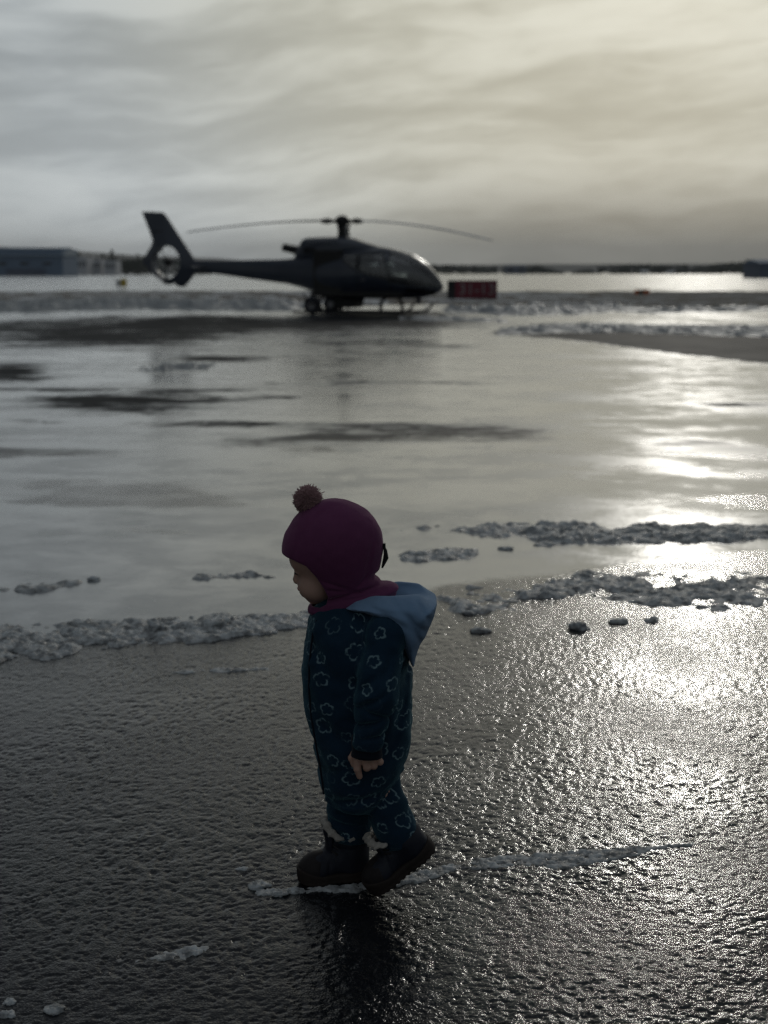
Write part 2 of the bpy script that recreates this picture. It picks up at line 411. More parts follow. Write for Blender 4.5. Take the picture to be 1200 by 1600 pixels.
slush('sparse far scrap of slush on the film near the left edge', [(20, 920, 8, .5), (90, 915, 8, .7), (150, 907, 6, .6)], .010, .016, .06, 19, thr=.40)
slush('sparse scrap of slush on the film level with the brow of the hat', [(300, 901, 6, .7), (345, 899, 6, .8), (400, 900, 6, .6), (450, 902, 7, .5)], .010, .016, .06, 20, thr=.38)
slush('low dark slush lump far out at left centre, left of a pair', [(246, 575, 4, 1), (256, 574, 5, 1.3), (268, 574, 4, 1)], .03, .05, .2, 21, thr=.05)
slush('low dark slush lump far out at left centre, right of a pair', [(284, 573, 4, 1), (296, 572, 5, 1.3), (308, 572, 4, 1)], .03, .05, .2, 22, thr=.05)

def chunk(px, py, rpx, label, flat=.6, seed=0, wide=1.3):
    c = G(px, py); r = rpx * S(c[1], py) 
    bmv = []; rs = np.random.RandomState(seed + 50)
    nu, nv = 30, 18; V = []; F = []
    off = rs.rand(3) * 30
    for j in range(nv + 1):
        th = pi * j / nv
        for i in range(nu):
            ph = 2 * pi * i / nu
            d_ = np.array([sin(th) * cos(ph), sin(th) * sin(ph), cos(th)])
            k = .55 + .75 * float(n3(*(d_ * 1.7 + off))) + .45 * (float(n3(*(d_ * 4.6 + off))) - .5)
            V.append((d_[0] * k * r * wide, d_[1] * k * r, max(d_[2] * k * r * flat, -r * .2)))
    for j in range(nv):
        for i in range(nu):
            a = j * nu + i; b_ = j * nu + (i + 1) % nu
            F.append((a, a + nu, b_ + nu, b_))
    o = mesh_np('slush_chunk', V, F, m_sl); o.location = (c[0], c[1], r * .1)
    tag(o, label, 'slush chunk', 'loose chunks of slush on the asphalt'); return o
for q in [(904, 983, 13, 'dark round slush chunk standing alone right of the hood', .85), (968, 974, 12, 'low slush chunk right of the lone round chunk', .5),
          (1019, 971, 9, 'small slush chunk below the right-hand ridge, third along', .7), (750, 987, 13, 'flat slush chunk nearest behind the hood', .45),
          (733, 960, 9, 'small chunk between the hood and the broad ridge', .5), (790, 858, 9, 'tiny chunk between the two far ridges', .4),
          (404, 1387, 15, 'bright slush chunk left of the front boot', .55), (378, 1359, 7, 'tiny slush crumb up and left of the front boot', .5),
          (440, 1398, 12, 'slush chunk just before the toe of the front boot', .45),
          (86, 1580, 13, 'grey slush lump at the bottom left, rightmost of three', .6), (14, 1568, 9, 'slush lump in the bottom left corner, upper of two', .6),
          (10, 1588, 11, 'slush lump in the bottom left corner, lower of two', .7), (300, 1487, 13, 'pale slush lump at the right end of the lower left streak', .45),
          (146, 906, 8, 'dark chunk on the film far left of the face', .6),
          (245, 988, 18, 'large slush lump on the pale ridge left of the child', .75), (338, 980, 20, 'tallest slush lump on the pale ridge, nearest the child', .6),
          (290, 983, 16, 'slush lump between the two tall ones on the pale ridge', .7), (130, 978, 18, 'white flat lump sticking up at the left of the pale ridge', .4)]:
    chunk(*q[:4], flat=q[4], seed=int(q[0]))

# ------------------------------------------------------------------ signed-distance modelling (naive surface nets)
def surf_nets(xs, ys, zs, V):
    V = V.astype(np.float32); ins = V < 0
    s8 = sum(ins[i:i + V.shape[0] - 1, j:j + V.shape[1] - 1, k:k + V.shape[2] - 1].astype(np.int8) for i in (0, 1) for j in (0, 1) for k in (0, 1))
    act = (s8 > 0) & (s8 < 8); I, J, K = np.nonzero(act)
    idm = -np.ones(act.shape, np.int32); idm[I, J, K] = np.arange(len(I))
    acc = np.zeros((len(I), 3)); cnt = np.zeros(len(I))
    for ax in range(3):
        for p_ in (0, 1):
            for q_ in (0, 1):
                o0 = [0, 0, 0]; o1 = [0, 0, 0]; oth = [a for a in range(3) if a != ax]
                o0[oth[0]] = o1[oth[0]] = p_; o0[oth[1]] = o1[oth[1]] = q_; o1[ax] = 1
                a = V[I + o0[0], J + o0[1], K + o0[2]]; b_ = V[I + o1[0], J + o1[1], K + o1[2]]
                c = (a < 0) != (b_ < 0); tt = np.where(c, a / np.where(c, a - b_, 1), 0)
                P0 = np.stack([xs[I + o0[0]], ys[J + o0[1]], zs[K + o0[2]]], -1); P1 = np.stack([xs[I + o1[0]], ys[J + o1[1]], zs[K + o1[2]]], -1)
                acc += np.where(c[:, None], P0 + (P1 - P0) * tt[:, None], 0); cnt += c
    P = acc / cnt[:, None]
    Fs = []
    def quads(m, off, flip):
        i, j, k = np.nonzero(m); i += off[0][0]; 
        return i, j, k
    # x edges
    for ax in range(3):
        sl0 = [slice(None)] * 3; sl1 = [slice(None)] * 3; sl0[ax] = slice(0, -1); sl1[ax] = slice(1, None)
        a = ins[tuple(sl0)]; b_ = ins[tuple(sl1)]; m = a != b_
        o1, o2 = [(1, 2), (2, 0), (0, 1)][ax]
        idc = np.array(np.nonzero(m)); ok = (idc[o1] > 0) & (idc[o2] > 0) & (idc[o1] < V.shape[o1] - 1) & (idc[o2] < V.shape[o2] - 1); idc = idc[:, ok]
        av = a[tuple(idc)]
        def cell(d1, d2):
            q = idc.copy(); q[o1] -= d1; q[o2] -= d2; return idm[tuple(q)]
        F = np.stack([cell(1, 1), cell(0, 1), cell(0, 0), cell(1, 0)], -1)
        F[~av] = F[~av][:, ::-1]; Fs.append(F)
    F = np.concatenate(Fs); F = F[(F >= 0).all(1)]
    return P, F
class Vol:
    def __init__(s, xs, ys, zs):
        s.xs, s.ys, s.zs = [np.asarray(q, np.float32) for q in (xs, ys, zs)]
        s.X = s.xs[:, None, None]; s.Y = s.ys[None, :, None]; s.Z = s.zs[None, None, :]
        s.D = np.full((len(xs), len(ys), len(zs)), 1.0, np.float32)
    def mesh(s): return surf_nets(s.xs, s.ys, s.zs, s.D)
def d_ell(X, Y, Z, c, r, ang=0.0):
    x, y, z = X - c[0], Y - c[1], Z - c[2]
    if ang: x, z = x * cos(ang) + z * sin(ang), -x * sin(ang) + z * cos(ang)
    k0 = np.sqrt((x / r[0]) ** 2 + (y / r[1]) ** 2 + (z / r[2]) ** 2) + 1e-6
    k1 = np.sqrt((x / r[0] ** 2) ** 2 + (y / r[1] ** 2) ** 2 + (z / r[2] ** 2) ** 2) + 1e-6
    return k0 * (k0 - 1) / k1
def d_cap(X, Y, Z, a, b_, ra, rb, sy=1.0):
    ba = [b_[i] - a[i] for i in range(3)]; L = sum(q * q for q in ba) + 1e-9
    x, y, z = X - a[0], Y - a[1], Z - a[2]
    h = np.clip((x * ba[0] + y * ba[1] + z * ba[2]) / L, 0, 1)
    return np.sqrt((x - h * ba[0]) ** 2 + ((y - h * ba[1]) / sy) ** 2 + (z - h * ba[2]) ** 2) - (ra + (rb - ra) * h)
def d_chain(X, Y, Z, pts, rs, k=.003, sy=1.0):
    D = None
    for i in range(len(pts) - 1):
        q = d_cap(X, Y, Z, pts[i], pts[i + 1], rs[i], rs[i + 1], sy); D = q if D is None else smin(D, q, k)
    return D
def smin(a, b_, k):
    h = np.clip(.5 + .5 * (b_ - a) / k, 0, 1); return b_ + (a - b_) * h - k * h * (1 - h)
def smax(a, b_, k): return -smin(-a, -b_, k)
def d_poly(X, Z, P):
    """signed distance to polygon in xz (broadcast)"""
    P = np.asarray(P, float); n = len(P)
    X, Z = np.broadcast_arrays(X, Z); d_ = np.full(X.shape, 1e9); s_ = np.ones(X.shape)
    for i in range(n):
        a = P[i]; b_ = P[i - 1]; e = b_ - a; wx, wz = X - a[0], Z - a[1]
        h = np.clip((wx * e[0] + wz * e[1]) / (e @ e), 0, 1)
        d_ = np.minimum(d_, (wx - e[0] * h) ** 2 + (wz - e[1] * h) ** 2)
        c1 = Z >= a[1]; c2 = Z < b_[1]; c3 = e[0] * wz > e[1] * wx
        s_ = np.where((c1 & c2 & c3) | (~c1 & ~c2 & ~c3), -s_, s_)
    return s_ * np.sqrt(d_)

# ------------------------------------------------------------------ the child
YC = 2.87
PX = S(YC, 950)
child = empty('person', G(560, 1388) * [1, 0, 0] + [0, YC, 0])
OFF = np.array(child.location)
tag(child, 'toddler in purple balaclava hat and dark teal fleece overall, walking left in boots', 'child')
def cp(px, py, dy=0.0, Y=None):
    if Y is None: q = W(px, py, YC); q[1] += dy; return q
    return W(px, py, Y)
def child_mesh(name, P, F, mat, parent=child, smooth_it=0, at=None):
    P = P.copy()
    if smooth_it:
        E = np.concatenate([F[:, [0, 1]], F[:, [1, 2]], F[:, [2, 3]], F[:, [3, 0]]])
        for _ in range(smooth_it):
            A = np.zeros_like(P); c = np.zeros(len(P))
            np.add.at(A, E[:, 0], P[E[:, 1]]); np.add.at(c, E[:, 0], 1); np.add.at(A, E[:, 1], P[E[:, 0]]); np.add.at(c, E[:, 1], 1)
            P = .4 * P + .6 * A / np.maximum(c, 1)[:, None]
    o = mesh_np(name, P - OFF, F, mat, parent)
    return o, P

# materials
m_skin, t, b = material('skin', rough=.55)
lip = t.attr('lip')
sk = t.mix(t.noise(t.geo(), 60, 3, .6), (.52, .32, .245), (.62, .40, .315))
sk = t.mix(lip, sk, (.36, .10, .09))
t.inp(b.inputs['Base Color'], sk); b.inputs['Subsurface Weight'].default_value = .15; b.inputs['Subsurface Radius'].default_value = (.012, .005, .003); b.inputs['Subsurface Scale'].default_value = .6
def fabric(name, c0, c1, scale=700, bumpd=.0012, sheen=.25, rough=.9):
    m, t, b = material(name, rough=rough)
    p = t.geo(); n = t.noise(p, scale, 3, .6); nb = t.noise(p, 60, 3, .6)
    t.inp(b.inputs['Base Color'], t.mix(t.m('ADD', t.m('MULTIPLY', n, .6), t.m('MULTIPLY', nb, .4)), c0, c1))
    t.inp(b.inputs['Normal'], t.bump(t.m('ADD', n, t.m('MULTIPLY', nb, 1.2)), .8, bumpd))
    b.inputs['Sheen Weight'].default_value = sheen; b.inputs['Sheen Roughness'].default_value = .4
    b.inputs['Specular IOR Level'].default_value = .15
    return m, t, b
m_hat, t, b = fabric('purple_wool', (.115, .030, .082), (.19, .058, .138), 900, .0008, .30)
t.inp(b.inputs['Sheen Tint'], (.95, .6, .8))
m_hood, t, b = fabric('blue_grey_lining', (.15, .25, .39), (.22, .34, .50), 1100, .0006, .15)
m_cuff, t, b = fabric('dark_rib_knit', (.006, .010, .018), (.012, .018, .030), 1100, .0006, .15)
m_fur, t, b = fabric('cream_pile', (.36, .33, .29), (.58, .54, .48), 260, .004, .3)
m_pom, t, b = fabric('pompom_yarn', (.26, .13, .14), (.58, .37, .37), 300, .002, .3)
m_leather, t, b = fabric('navy_leather', (.006, .008, .016), (.014, .018, .032), 300, .0006, .0, .55); b.inputs['Specular IOR Level'].default_value = .4
m_toe, t, b = fabric('worn_toe_leather', (.020, .017, .018), (.036, .031, .031), 300, .0006, .0, .6)
m_sole, t, b = fabric('brown_rubber', (.022, .017, .015), (.042, .033, .029), 200, .0006, .0, .65)
m_black, t, b = material('black_plastic', (.006, .006, .007), .4)
m_lash, t, b = material('lash_hair', (.010, .007, .006), .7)
m_eye, t, b = material('eyeball', (.35, .33, .31), .2)

# overall with printed cloud outlines
m_suit, t, b = fabric('printed_fleece', (.007, .023, .046), (.016, .046, .082), 650, .0016, .32)
b.inputs['Sheen Tint'].default_value = (.35, .75, .85, 1)
basec = b.inputs['Base Color'].links[0].from_socket
uv = t.n('ShaderNodeUVMap'); uv.uv_map = 'print'; u0 = uv.outputs[0]
u1 = t.v('ADD', u0, t.v('SCALE', t.v('SUBTRACT', t.noise(u0, 55, 2, .5, out=1), (.5, .5, .5)), None, .0085))
vo = t.n('ShaderNodeTexVoronoi', feature='F1', voronoi_dimensions='2D'); t.inp(vo.inputs['Vector'], u1); vo.inputs['Scale'].default_value = 18.5; vo.inputs['Randomness'].default_value = .62
loc = t.v('SUBTRACT', u1, vo.outputs['Position'])
lx, ly = t.xyz(loc)[:2]
cr, cg, cb = t.xyz(vo.outputs['Color'])[:3]
th = t.m('ADD', t.m('ARCTAN2', ly, lx), t.m('MULTIPLY', cr, 6.28))
rad = t.v('LENGTH', t.cxyz(lx, t.m('MULTIPLY', ly, 1.22), 0.0))
lobe = t.m('ABSOLUTE', t.m('SINE', t.m('MULTIPLY', th, 2.5)))
R = t.m('MULTIPLY', t.map(cg, 0, 1, .0110, .0205, False), t.m('ADD', .72, t.m('MULTIPLY', t.m('POWER', lobe, .6), .38)))
line = t.map(t.m('ABSOLUTE', t.m('SUBTRACT', rad, R)), .0035, .0006)
wear = t.map(t.noise(u0, 70, 3, .6), .36, .56)
line = t.m('MULTIPLY', t.m('MULTIPLY', line, wear), t.map(cb, .05, .35, .1, 1.0))
t.inp(b.inputs['Base Color'], t.mix(t.m('MULTIPLY', line, .75), basec, (.24, .36, .40)))

# ---- overall
def lin(a, b_, n): return np.linspace(a, b_, n)
x0, x1 = cp(452, 1100)[0], cp(668, 1100)[0]
z0, z1 = cp(600, 1345)[2], cp(600, 915)[2]
hres = .0036
v = Vol(np.arange(x0, x1, hres), np.arange(YC - .20, YC + .19, hres), np.arange(z0, z1, hres))
X, Y, Z = v.X, v.Y, v.Z
rows = [(915, 530, 575, .03), (930, 512, 592, .045), (945, 492, 628, .075), (960, 483, 640, .098), (980, 477, 644, .108), (1020, 472, 645, .115), (1060, 471, 645, .118),
        (1100, 475, 644, .120), (1140, 482, 643, .121), (1180, 491, 639, .120), (1205, 495, 631, .117), (1225, 499, 611, .110), (1245, 506, 597, .10), (1262, 524, 590, .085)]
rows = rows[::-1]
zz = [cp(600, r[0])[2] for r in rows]; L_ = [cp(r[1], r[0])[0] for r in rows]; R_ = [cp(r[2], r[0])[0] for r in rows]; B_ = [r[3] for r in rows]
lz = np.interp(v.zs, zz, L_); rz = np.interp(v.zs, zz, R_); bz = np.interp(v.zs, zz, B_)
ker = np.ones(9) / 9
def sm(a): return np.convolve(np.pad(a, 4, 'edge'), ker, 'valid')
lz, rz, bz = sm(lz), sm(rz), sm(bz)
cx_ = ((lz + rz) / 2)[None, None, :]; a_ = ((rz - lz) / 2)[None, None, :]; b2 = bz[None, None, :]
pw = 2.25
torso = ((np.abs((X - cx_) / a_) ** pw + np.abs((Y - YC) / b2) ** pw) ** (1 / pw) - 1) * np.minimum(a_, b2)
torso = smax(torso, (Z - zz[-1]), .01); torso = smax(torso, (zz[0] - Z), .03)
NA = YC - .125                       # near arm plane
sh = cp(603, 990, Y=NA + .035); el = cp(588, 1085, Y=NA - .012); wr = cp(574, 1160, Y=NA - .012)
arm = d_chain(X, Y, Z, [sh, el, wr], [.046, .043, .0345], .012)
ush, uel, uwr = [q * [1, 1, 1] + [0, 2 * (YC - q[1]), 0] for q in (sh, el, wr)]
uel[0] -= .012; uwr[0] -= .03
arm2 = d_chain(X, Y, Z, [ush, uel, uwr], [.046, .040, .031], .012)
FL = YC + .028; NL = YC - .045       # leg planes
far_leg = d_chain(X, Y, Z, [cp(549, 1205, Y=FL), cp(545, 1262, Y=FL), cp(549, 1300, Y=FL)], [.052, .047, .046], .01, 1.0)
near_leg = d_chain(X, Y, Z, [cp(580, 1205, Y=NL + .01), cp(604, 1262, Y=NL), cp(626, 1312, Y=NL)], [.052, .045, .047], .01, 1.0)
far_leg = smax(far_leg, cp(549, 1310, Y=FL)[2] - Z, .006)
hem_n = cp(626, 1321, Y=NL); nd = np.array([.12, 0, -.99])
near_leg = smax(near_leg, (X - hem_n[0]) * nd[0] + (Z - hem_n[2]) * nd[2], .006)
arm = smax(arm, cp(574, 1160, Y=NA)[2] - .006 - Z + .15 * 0, .006)
arm2 = smax(arm2, uwr[2] - .006 - Z, .006)
D = smin(torso, smin(far_leg, near_leg, .014), .016)
# soft folds
def fold(cx, cz, ang, length, width, depth, y0=None):
    """a furrow: line in xz plane, fades along its length"""
    ux, uz = cos(ang), sin(ang); a = (X - cx) * ux + (Z - cz) * uz; c = -(X - cx) * uz + (Z - cz) * ux
    g = depth * np.exp(-(c / width) ** 2) * np.exp(-(a / length) ** 2)
    if y0 is not None: g = g * sstep(y0 + .05, y0, Y)
    return g
for (qx, qy, an, le, wi, de) in [(500, 1228, -.5, .045, .007, .007), (520, 1252, -.1, .05, .007, .007), (560, 1262, .15, .045, .006, .005), (600, 1228, .9, .035, .007, .006), (632, 1190, 1.0, .03, .008, .005),
                                 (490, 1150, -1.0, .04, .008, .004), (625, 1100, 1.3, .06, .008, .004), (540, 1285, -.25, .04, .006, .004), (500, 1010, -.9, .05, .01, .004), (635, 1045, 1.2, .05, .008, .005),
                                 (520, 1120, -.8, .05, .012, .004), (505, 1190, .5, .04, .009, .005), (555, 1225, .2, .06, .008, .005), (530, 1300, .1, .04, .004, .003)]:
    q = cp(qx, qy); D = D + fold(q[0], q[2], an, le, wi * 1.15, de * 2.0)
D = smin(D, arm2, .012)
armf = arm
for (qx, qy, an, le, wi, de) in [(578, 1088, .5, .035, .006, .0055), (592, 1108, -.4, .03, .005, .005), (575, 1122, .25, .035, .0055, .006), (590, 1142, .15, .03, .004, .004), (575, 1062, .8, .03, .007, .004), (605, 1040, 1.2, .03, .007, .003)]:
    q = cp(qx, qy, Y=NA); armf = armf + fold(q[0], q[2], an, le, wi, de * 2.0)
D = smin(D, armf, .0075)
neck_in = d_cap(X, Y, Z, cp(556, 935), cp(560, 890), .050, .050)
D = smax(D, -neck_in, .008)
D = D + (n3(X * 20, Y * 20, Z * 26) - .5) * .009 + (n3(X * 38 + 5, Y * 38, Z * 60) - .5) * .004 + (n3(X * 55, Y * 55 + 9, Z * 55) - .5) * .0022
v.D = D.astype(np.float32)
P, F = v.mesh()
suit, P = child_mesh('overall', P, F, m_suit, smooth_it=1)
# print coordinates
def near_val(fn, P): return fn(P[:, 0], P[:, 1], P[:, 2])
ta = d_chain(P[:, 0], P[:, 1], P[:, 2], [sh, el, wr], [.046, .043, .0345], .012)
tb = d_chain(P[:, 0], P[:, 1], P[:, 2], [ush, uel, uwr], [.046, .040, .031], .012)
tl = d_chain(P[:, 0], P[:, 1], P[:, 2], [cp(549, 1205, Y=FL), cp(545, 1262, Y=FL), cp(549, 1300, Y=FL)], [.052, .047, .046], .01)
tn = d_chain(P[:, 0], P[:, 1], P[:, 2], [cp(580, 1205, Y=NL + .01), cp(604, 1262, Y=NL), cp(626, 1312, Y=NL)], [.056, .043, .038], .01)
cxp = np.interp(P[:, 2], v.zs, (lz + rz) / 2); ap = np.interp(P[:, 2], v.zs, (rz - lz) / 2); bp = np.interp(P[:, 2], v.zs, bz)
tt_ = ((np.abs((P[:, 0] - cxp) / ap) ** pw + np.abs((P[:, 1] - YC) / bp) ** pw) ** (1 / pw) - 1) * np.minimum(ap, bp)
tt_ = np.where(P[:, 2] < cp(600, 1235)[2], .5, tt_)
cls = np.argmin(np.stack([tt_, ta - .004, tb - .004, tl, tn]), 0)
ang_t = np.arctan2(P[:, 1] - YC, P[:, 0] - cxp)
U = np.zeros((len(P), 2))
U[:, 0] = ang_t * .118; U[:, 1] = P[:, 2]
def axisu(mask, pts, r, offv):
    pz = [p_[2] for p_ in pts][::-1]; axx = np.interp(P[:, 2], pz, [p_[0] for p_ in pts][::-1]); ayy = np.interp(P[:, 2], pz, [p_[1] for p_ in pts][::-1])
    a = np.arctan2(P[:, 1] - ayy, P[:, 0] - axx)
    U[mask, 0] = (a * r + offv)[mask]; U[mask, 1] = P[mask, 2] + offv
axisu(cls == 1, [sh, el, wr], .043, 1.013); axisu(cls == 2, [ush, uel, uwr], .043, 2.0)
axisu(cls == 3, [cp(549, 1205, Y=FL), cp(545, 1262, Y=FL), cp(549, 1310, Y=FL)], .047, 3.02); axisu(cls == 4, [cp(583, 1205, Y=NL), cp(600, 1258, Y=NL), cp(628, 1325, Y=NL)], .045, 4.0)
uvl = suit.data.uv_layers.new(name='print')
li = np.zeros(len(suit.data.loops), np.int32); suit.data.loops.foreach_get('vertex_index', li)
uvl.data.foreach_set('uv', U[li].astype(np.float32).ravel())

# zip placket down the front, turned a little to the camera
zp_ = []
for py in range(958, 1232, 12):
    zc = cp(600, py)[2]; c0 = np.interp(zc, v.zs, (lz + rz) / 2); a0 = np.interp(zc, v.zs, (rz - lz) / 2); b0 = np.interp(zc, v.zs, bz)
    ph = radians(36); ex = a0 * cos(ph) ** (2 / pw) + .001; ey = b0 * sin(ph) ** (2 / pw) + .001
    zp_.append((c0 - ex, YC - ey, zc))
MB().tube(np.array(zp_) - OFF, .0022, 8).build('zip_placket', m_cuff, child, True)

# cuffs of the sleeves
def cuff(c_top, c_bot, r, tilt):
    pts = []; m = MB(); seg = 40; nrow = 9; V = []; Fq = []
    for j in range(nrow + 3):
        q = min(j, nrow) / nrow; c = c_top + (c_bot - c_top) * q
        rr_ = r * (1.0 + .03 * sin(q * 7)) * (1 if j <= nrow else (.93 if j == nrow + 1 else .8))
        if j == 0: rr_ = r * .93
        if j == nrow + 2: c = c + (c_top - c_bot) * .25
        for i in range(seg):
            a = 2 * pi * i / seg; rb = rr_ * (1 + .018 * (i % 2))
            V.append(c + np.array([rb * cos(a), rb * .88 * sin(a), tilt * rb * cos(a)]))
    for j in range(nrow + 2):
        for i in range(seg):
            k = (i + 1) % seg; Fq.append((j * seg + i, j * seg + k, (j + 1) * seg + k, (j + 1) * seg + i)[::-1])
    return mesh_np('cuff', np.array(V) - OFF, Fq, m_cuff, child)
ct = cp(574, 1149, Y=NA - .012); cb_ = cp(573, 1181, Y=NA - .012)
cuff(ct, cb_, .0325, -.05)
ct2 = uwr + [0, 0, .006]; cuff(ct2, ct2 + (cb_ - ct), .031, 0)

# ---- hood lying on the back
x0, x1 = cp(515, 1000)[0], cp(700, 1000)[0]; z0, z1 = cp(600, 1060)[2], cp(600, 895)[2]; hres = .0032
v = Vol(np.arange(x0, x1, hres), np.arange(YC - .16, YC + .16, hres), np.arange(z0, z1, hres)); X, Y, Z = v.X, v.Y, v.Z
hp = [cp(a, b_)[[0, 2]] for a, b_ in [(537, 941), (556, 929), (590, 921), (625, 920), (655, 924), (680, 938), (675, 955), (666, 972), (661, 986), (653, 1000), (648, 1016), (645, 1032), (638, 1018), (631, 1000), (618, 980), (598, 960), (568, 948)]]
d2 = d_poly(v.xs[:, None], v.zs[None, :], hp)[:, None, :].astype(np.float32)
prof = np.abs(Y - YC)
D = d2 * .95 + .016 * (prof / .115) ** 3 * 1.6 - .004
D = smax(D, prof - .118, .012)
D = smax(D, -d_ell(X, Y, Z, cp(600, 905), (.075, .060, .055)), .006)
D = smax(D, -d_ell(X, Y, Z, cp(640, 922), (.050, .050, .016)), .006)
for (qx, qy, an, le, wi, de) in [(640, 950, -.75, .05, .006, .006), (650, 975, -1.2, .05, .005, .006), (615, 950, -.5, .05, .006, .005), (663, 945, -1.0, .035, .005, .005), (600, 938, -.15, .05, .005, .004)]:
    q = cp(qx, qy); ux, uz = cos(an), sin(an); a = (X - q[0]) * ux + (Z - q[2]) * uz; c = -(X - q[0]) * uz + (Z - q[2]) * ux
    D = D + de * np.exp(-(c / wi) ** 2 - (a / le) ** 2) * sstep(YC - .04, YC - .09, Y)
D = D + (n3(X * 30, Y * 14, Z * 30) - .5) * .008
v.D = D.astype(np.float32); P, F = v.mesh()
child_mesh('hood', P, F, m_hood, smooth_it=2)

# ---- balaclava hat
x0, x1 = cp(430, 860)[0], cp(645, 860)[0]; z0, z1 = cp(600, 985)[2], cp(600, 765)[2]; hres = .0024
v = Vol(np.arange(x0, x1, hres), np.arange(YC - .115, YC + .115, hres), np.arange(z0, z1, hres)); X, Y, Z = v.X, v.Y, v.Z
D = d_ell(X, Y, Z, cp(522, 854), (77 * PX, .089, 75 * PX))
D = smin(D, d_ell(X, Y, Z, cp(481, 862), (34 * PX, .060, 35 * PX), -.3), .03)
D = smin(D, d_cap(X, Y, Z, cp(538, 892), cp(552, 930), 52 * PX, 46 * PX, .95), .018)
D = smin(D, d_cap(X, Y, Z, cp(512, 912), cp(520, 940), 27 * PX, 25 * PX, 1.6), .02)
tang = atan(38 / 140)
colr = d_ell(X, Y, Z, cp(553, 937), (73 * PX, .066, 22 * PX), tang)
D = smin(D, colr, .008)
D = smin(D, d_ell(X, Y, Z, cp(497, 951), (16 * PX, .036, 15 * PX), 0), .008)
def ringfold(cx, cy, depth, wid):
    q = cp(cx, cy); c = -(X - q[0]) * sin(tang) + (Z - q[2]) * cos(tang); return depth * np.exp(-(c / wid) ** 2)
for (qx, qy, de) in [(540, 922, .006), (553, 941, .004)]: D = D + ringfold(qx, qy, de, .004) * sstep(cp(600, 905)[2], cp(600, 915)[2], Z + 0 * X)
D = D + (n3(X * 26, Y * 26, Z * 26) - .5) * .003
q = cp(587, 897); D = D + .010 * np.exp(-(((X - q[0]) / .014) ** 2 + ((Z - q[2]) / .008) ** 2))
for (qx, qy, an, le, wi, de) in [(578, 862, 1.35, .035, .005, .0030), (566, 900, .9, .03, .004, .0035), (530, 905, -.35, .04, .004, .003), (515, 930, .35, .03, .003, .003), (555, 925, .2, .05, .003, .0035),
                                 (500, 800, .7, .03, .006, .002), (470, 840, 1.2, .03, .006, .0018), (545, 915, -.1, .05, .0035, .003)]:
    q = cp(qx, qy); ux, uz = cos(an), sin(an); a = (X - q[0]) * ux + (Z - q[2]) * uz; c = -(X - q[0]) * uz + (Z - q[2]) * ux
    D = D + de * np.exp(-(c / wi) ** 2 - (a / le) ** 2) * sstep(YC + .02, YC - .03, Y)
sm_q = cp(521, 800)[2]
D = D - .0012 * np.exp(-((Y - YC) / .0022) ** 2) * (Z > sm_q) + (n3(X * 60, Y * 60, Z * 60) - .5) * .0012
th_ = .0032; shell = np.abs(D + th_) - th_
op = [cp(a, b_)[[0, 2]] for a, b_ in [(425, 866), (445, 864), (462, 867), (481, 874), (495, 890), (507, 908), (514, 923), (511, 936), (501, 943), (488, 944), (470, 940), (425, 950)]]
open2 = d_poly(v.xs[:, None], v.zs[None, :], op)[:, None, :].astype(np.float32)
shell = smax(shell, -open2, .003)
seam = cp(540, 785)
v.D = shell.astype(np.float32); P, F = v.mesh()
hat, _ = child_mesh('hat', P, F, m_hat, smooth_it=1)
# pompom of yarn strands
pc = cp(481, 781); rs = np.random.RandomState(3); V = []; Fp = []
nst = 6500; pr = 17.8 * PX
for i in range(nst):
    d_ = rs.normal(size=3); d_ /= np.linalg.norm(d_); a = np.cross(d_, rs.normal(size=3)); a /= np.linalg.norm(a); b_ = np.cross(d_, a)
    rr_ = pr * rs.uniform(.95, 1.04); bend = rs.normal(size=3) * .004; wd = .0012
    k = len(V)
    for (f_, w_) in ((.35, .8), (.85, 1.0), (1.0, .9)):
        c = pc + d_ * rr_ * f_ + bend * f_ ** 2
        for q in range(3):
            V.append(c + (a * cos(q * 2.094) + b_ * sin(q * 2.094)) * wd * w_)
    for s_ in (0, 3):
        for q in range(3):
            n_ = (q + 1) % 3; Fp.append((k + s_ + q, k + s_ + n_, k + s_ + 3 + n_, k + s_ + 3 + q))
    Fp.append((k + 6, k + 7, k + 8, k + 8))
Fp = [f for f in Fp if len(set(f)) > 2]; Fp = [tuple(dict.fromkeys(f)) for f in Fp]
pom = mesh_np('pompom', np.array(V) - OFF, Fp, m_pom, hat)
# dark clip at the back of the head
mb = MB(); q = cp(600, 867) - OFF
mb.tube([q + [-.004, -.012, .026], q + [.0035, -.012, .012], q + [.004, -.012, -.004], q + [-.004, -.012, -.026]], [.003, .0035, .006, .002], 8)
mb.box(q + [-.001, -.016, .004], q + [.0035, -.008, .028])
mb.build('hair_clip', m_black, child, True)

# ---- body: one skin surface under the clothes
def axis_dense(a, b_, coarse, zones):
    out = [a]
    while out[-1] < b_:
        st = coarse
        for (p_, q_, r_) in zones:
            if p_ - .004 <= out[-1] <= q_: st = r_
        out.append(out[-1] + st)
    return np.array(out)
x0, x1 = cp(450, 1000)[0], cp(640, 1000)[0]
zf0, zf1 = cp(600, 965)[2], cp(600, 868)[2]; zh0, zh1 = cp(570, 1222, Y=NA)[2], cp(570, 1172, Y=NA)[2]
xs = axis_dense(x0, x1, .003, [(cp(454, 900)[0], cp(515, 900)[0], .0013), (cp(540, 1200, Y=NA)[0], cp(602, 1200, Y=NA)[0], .0013)])
ys = axis_dense(YC - .165, YC + .165, .003, [(NA - .032, NA + .012, .0014)])
zs = axis_dense(.06, cp(600, 785)[2], .005, [(zf0, zf1, .0014), (zh0, zh1, .0013)])
v = Vol(xs, ys, zs); X, Y, Z = v.X, v.Y, v.Z
k = PX
D = d_ell(X, Y, Z, cp(523, 854), (70 * k, .082, 66 * k))
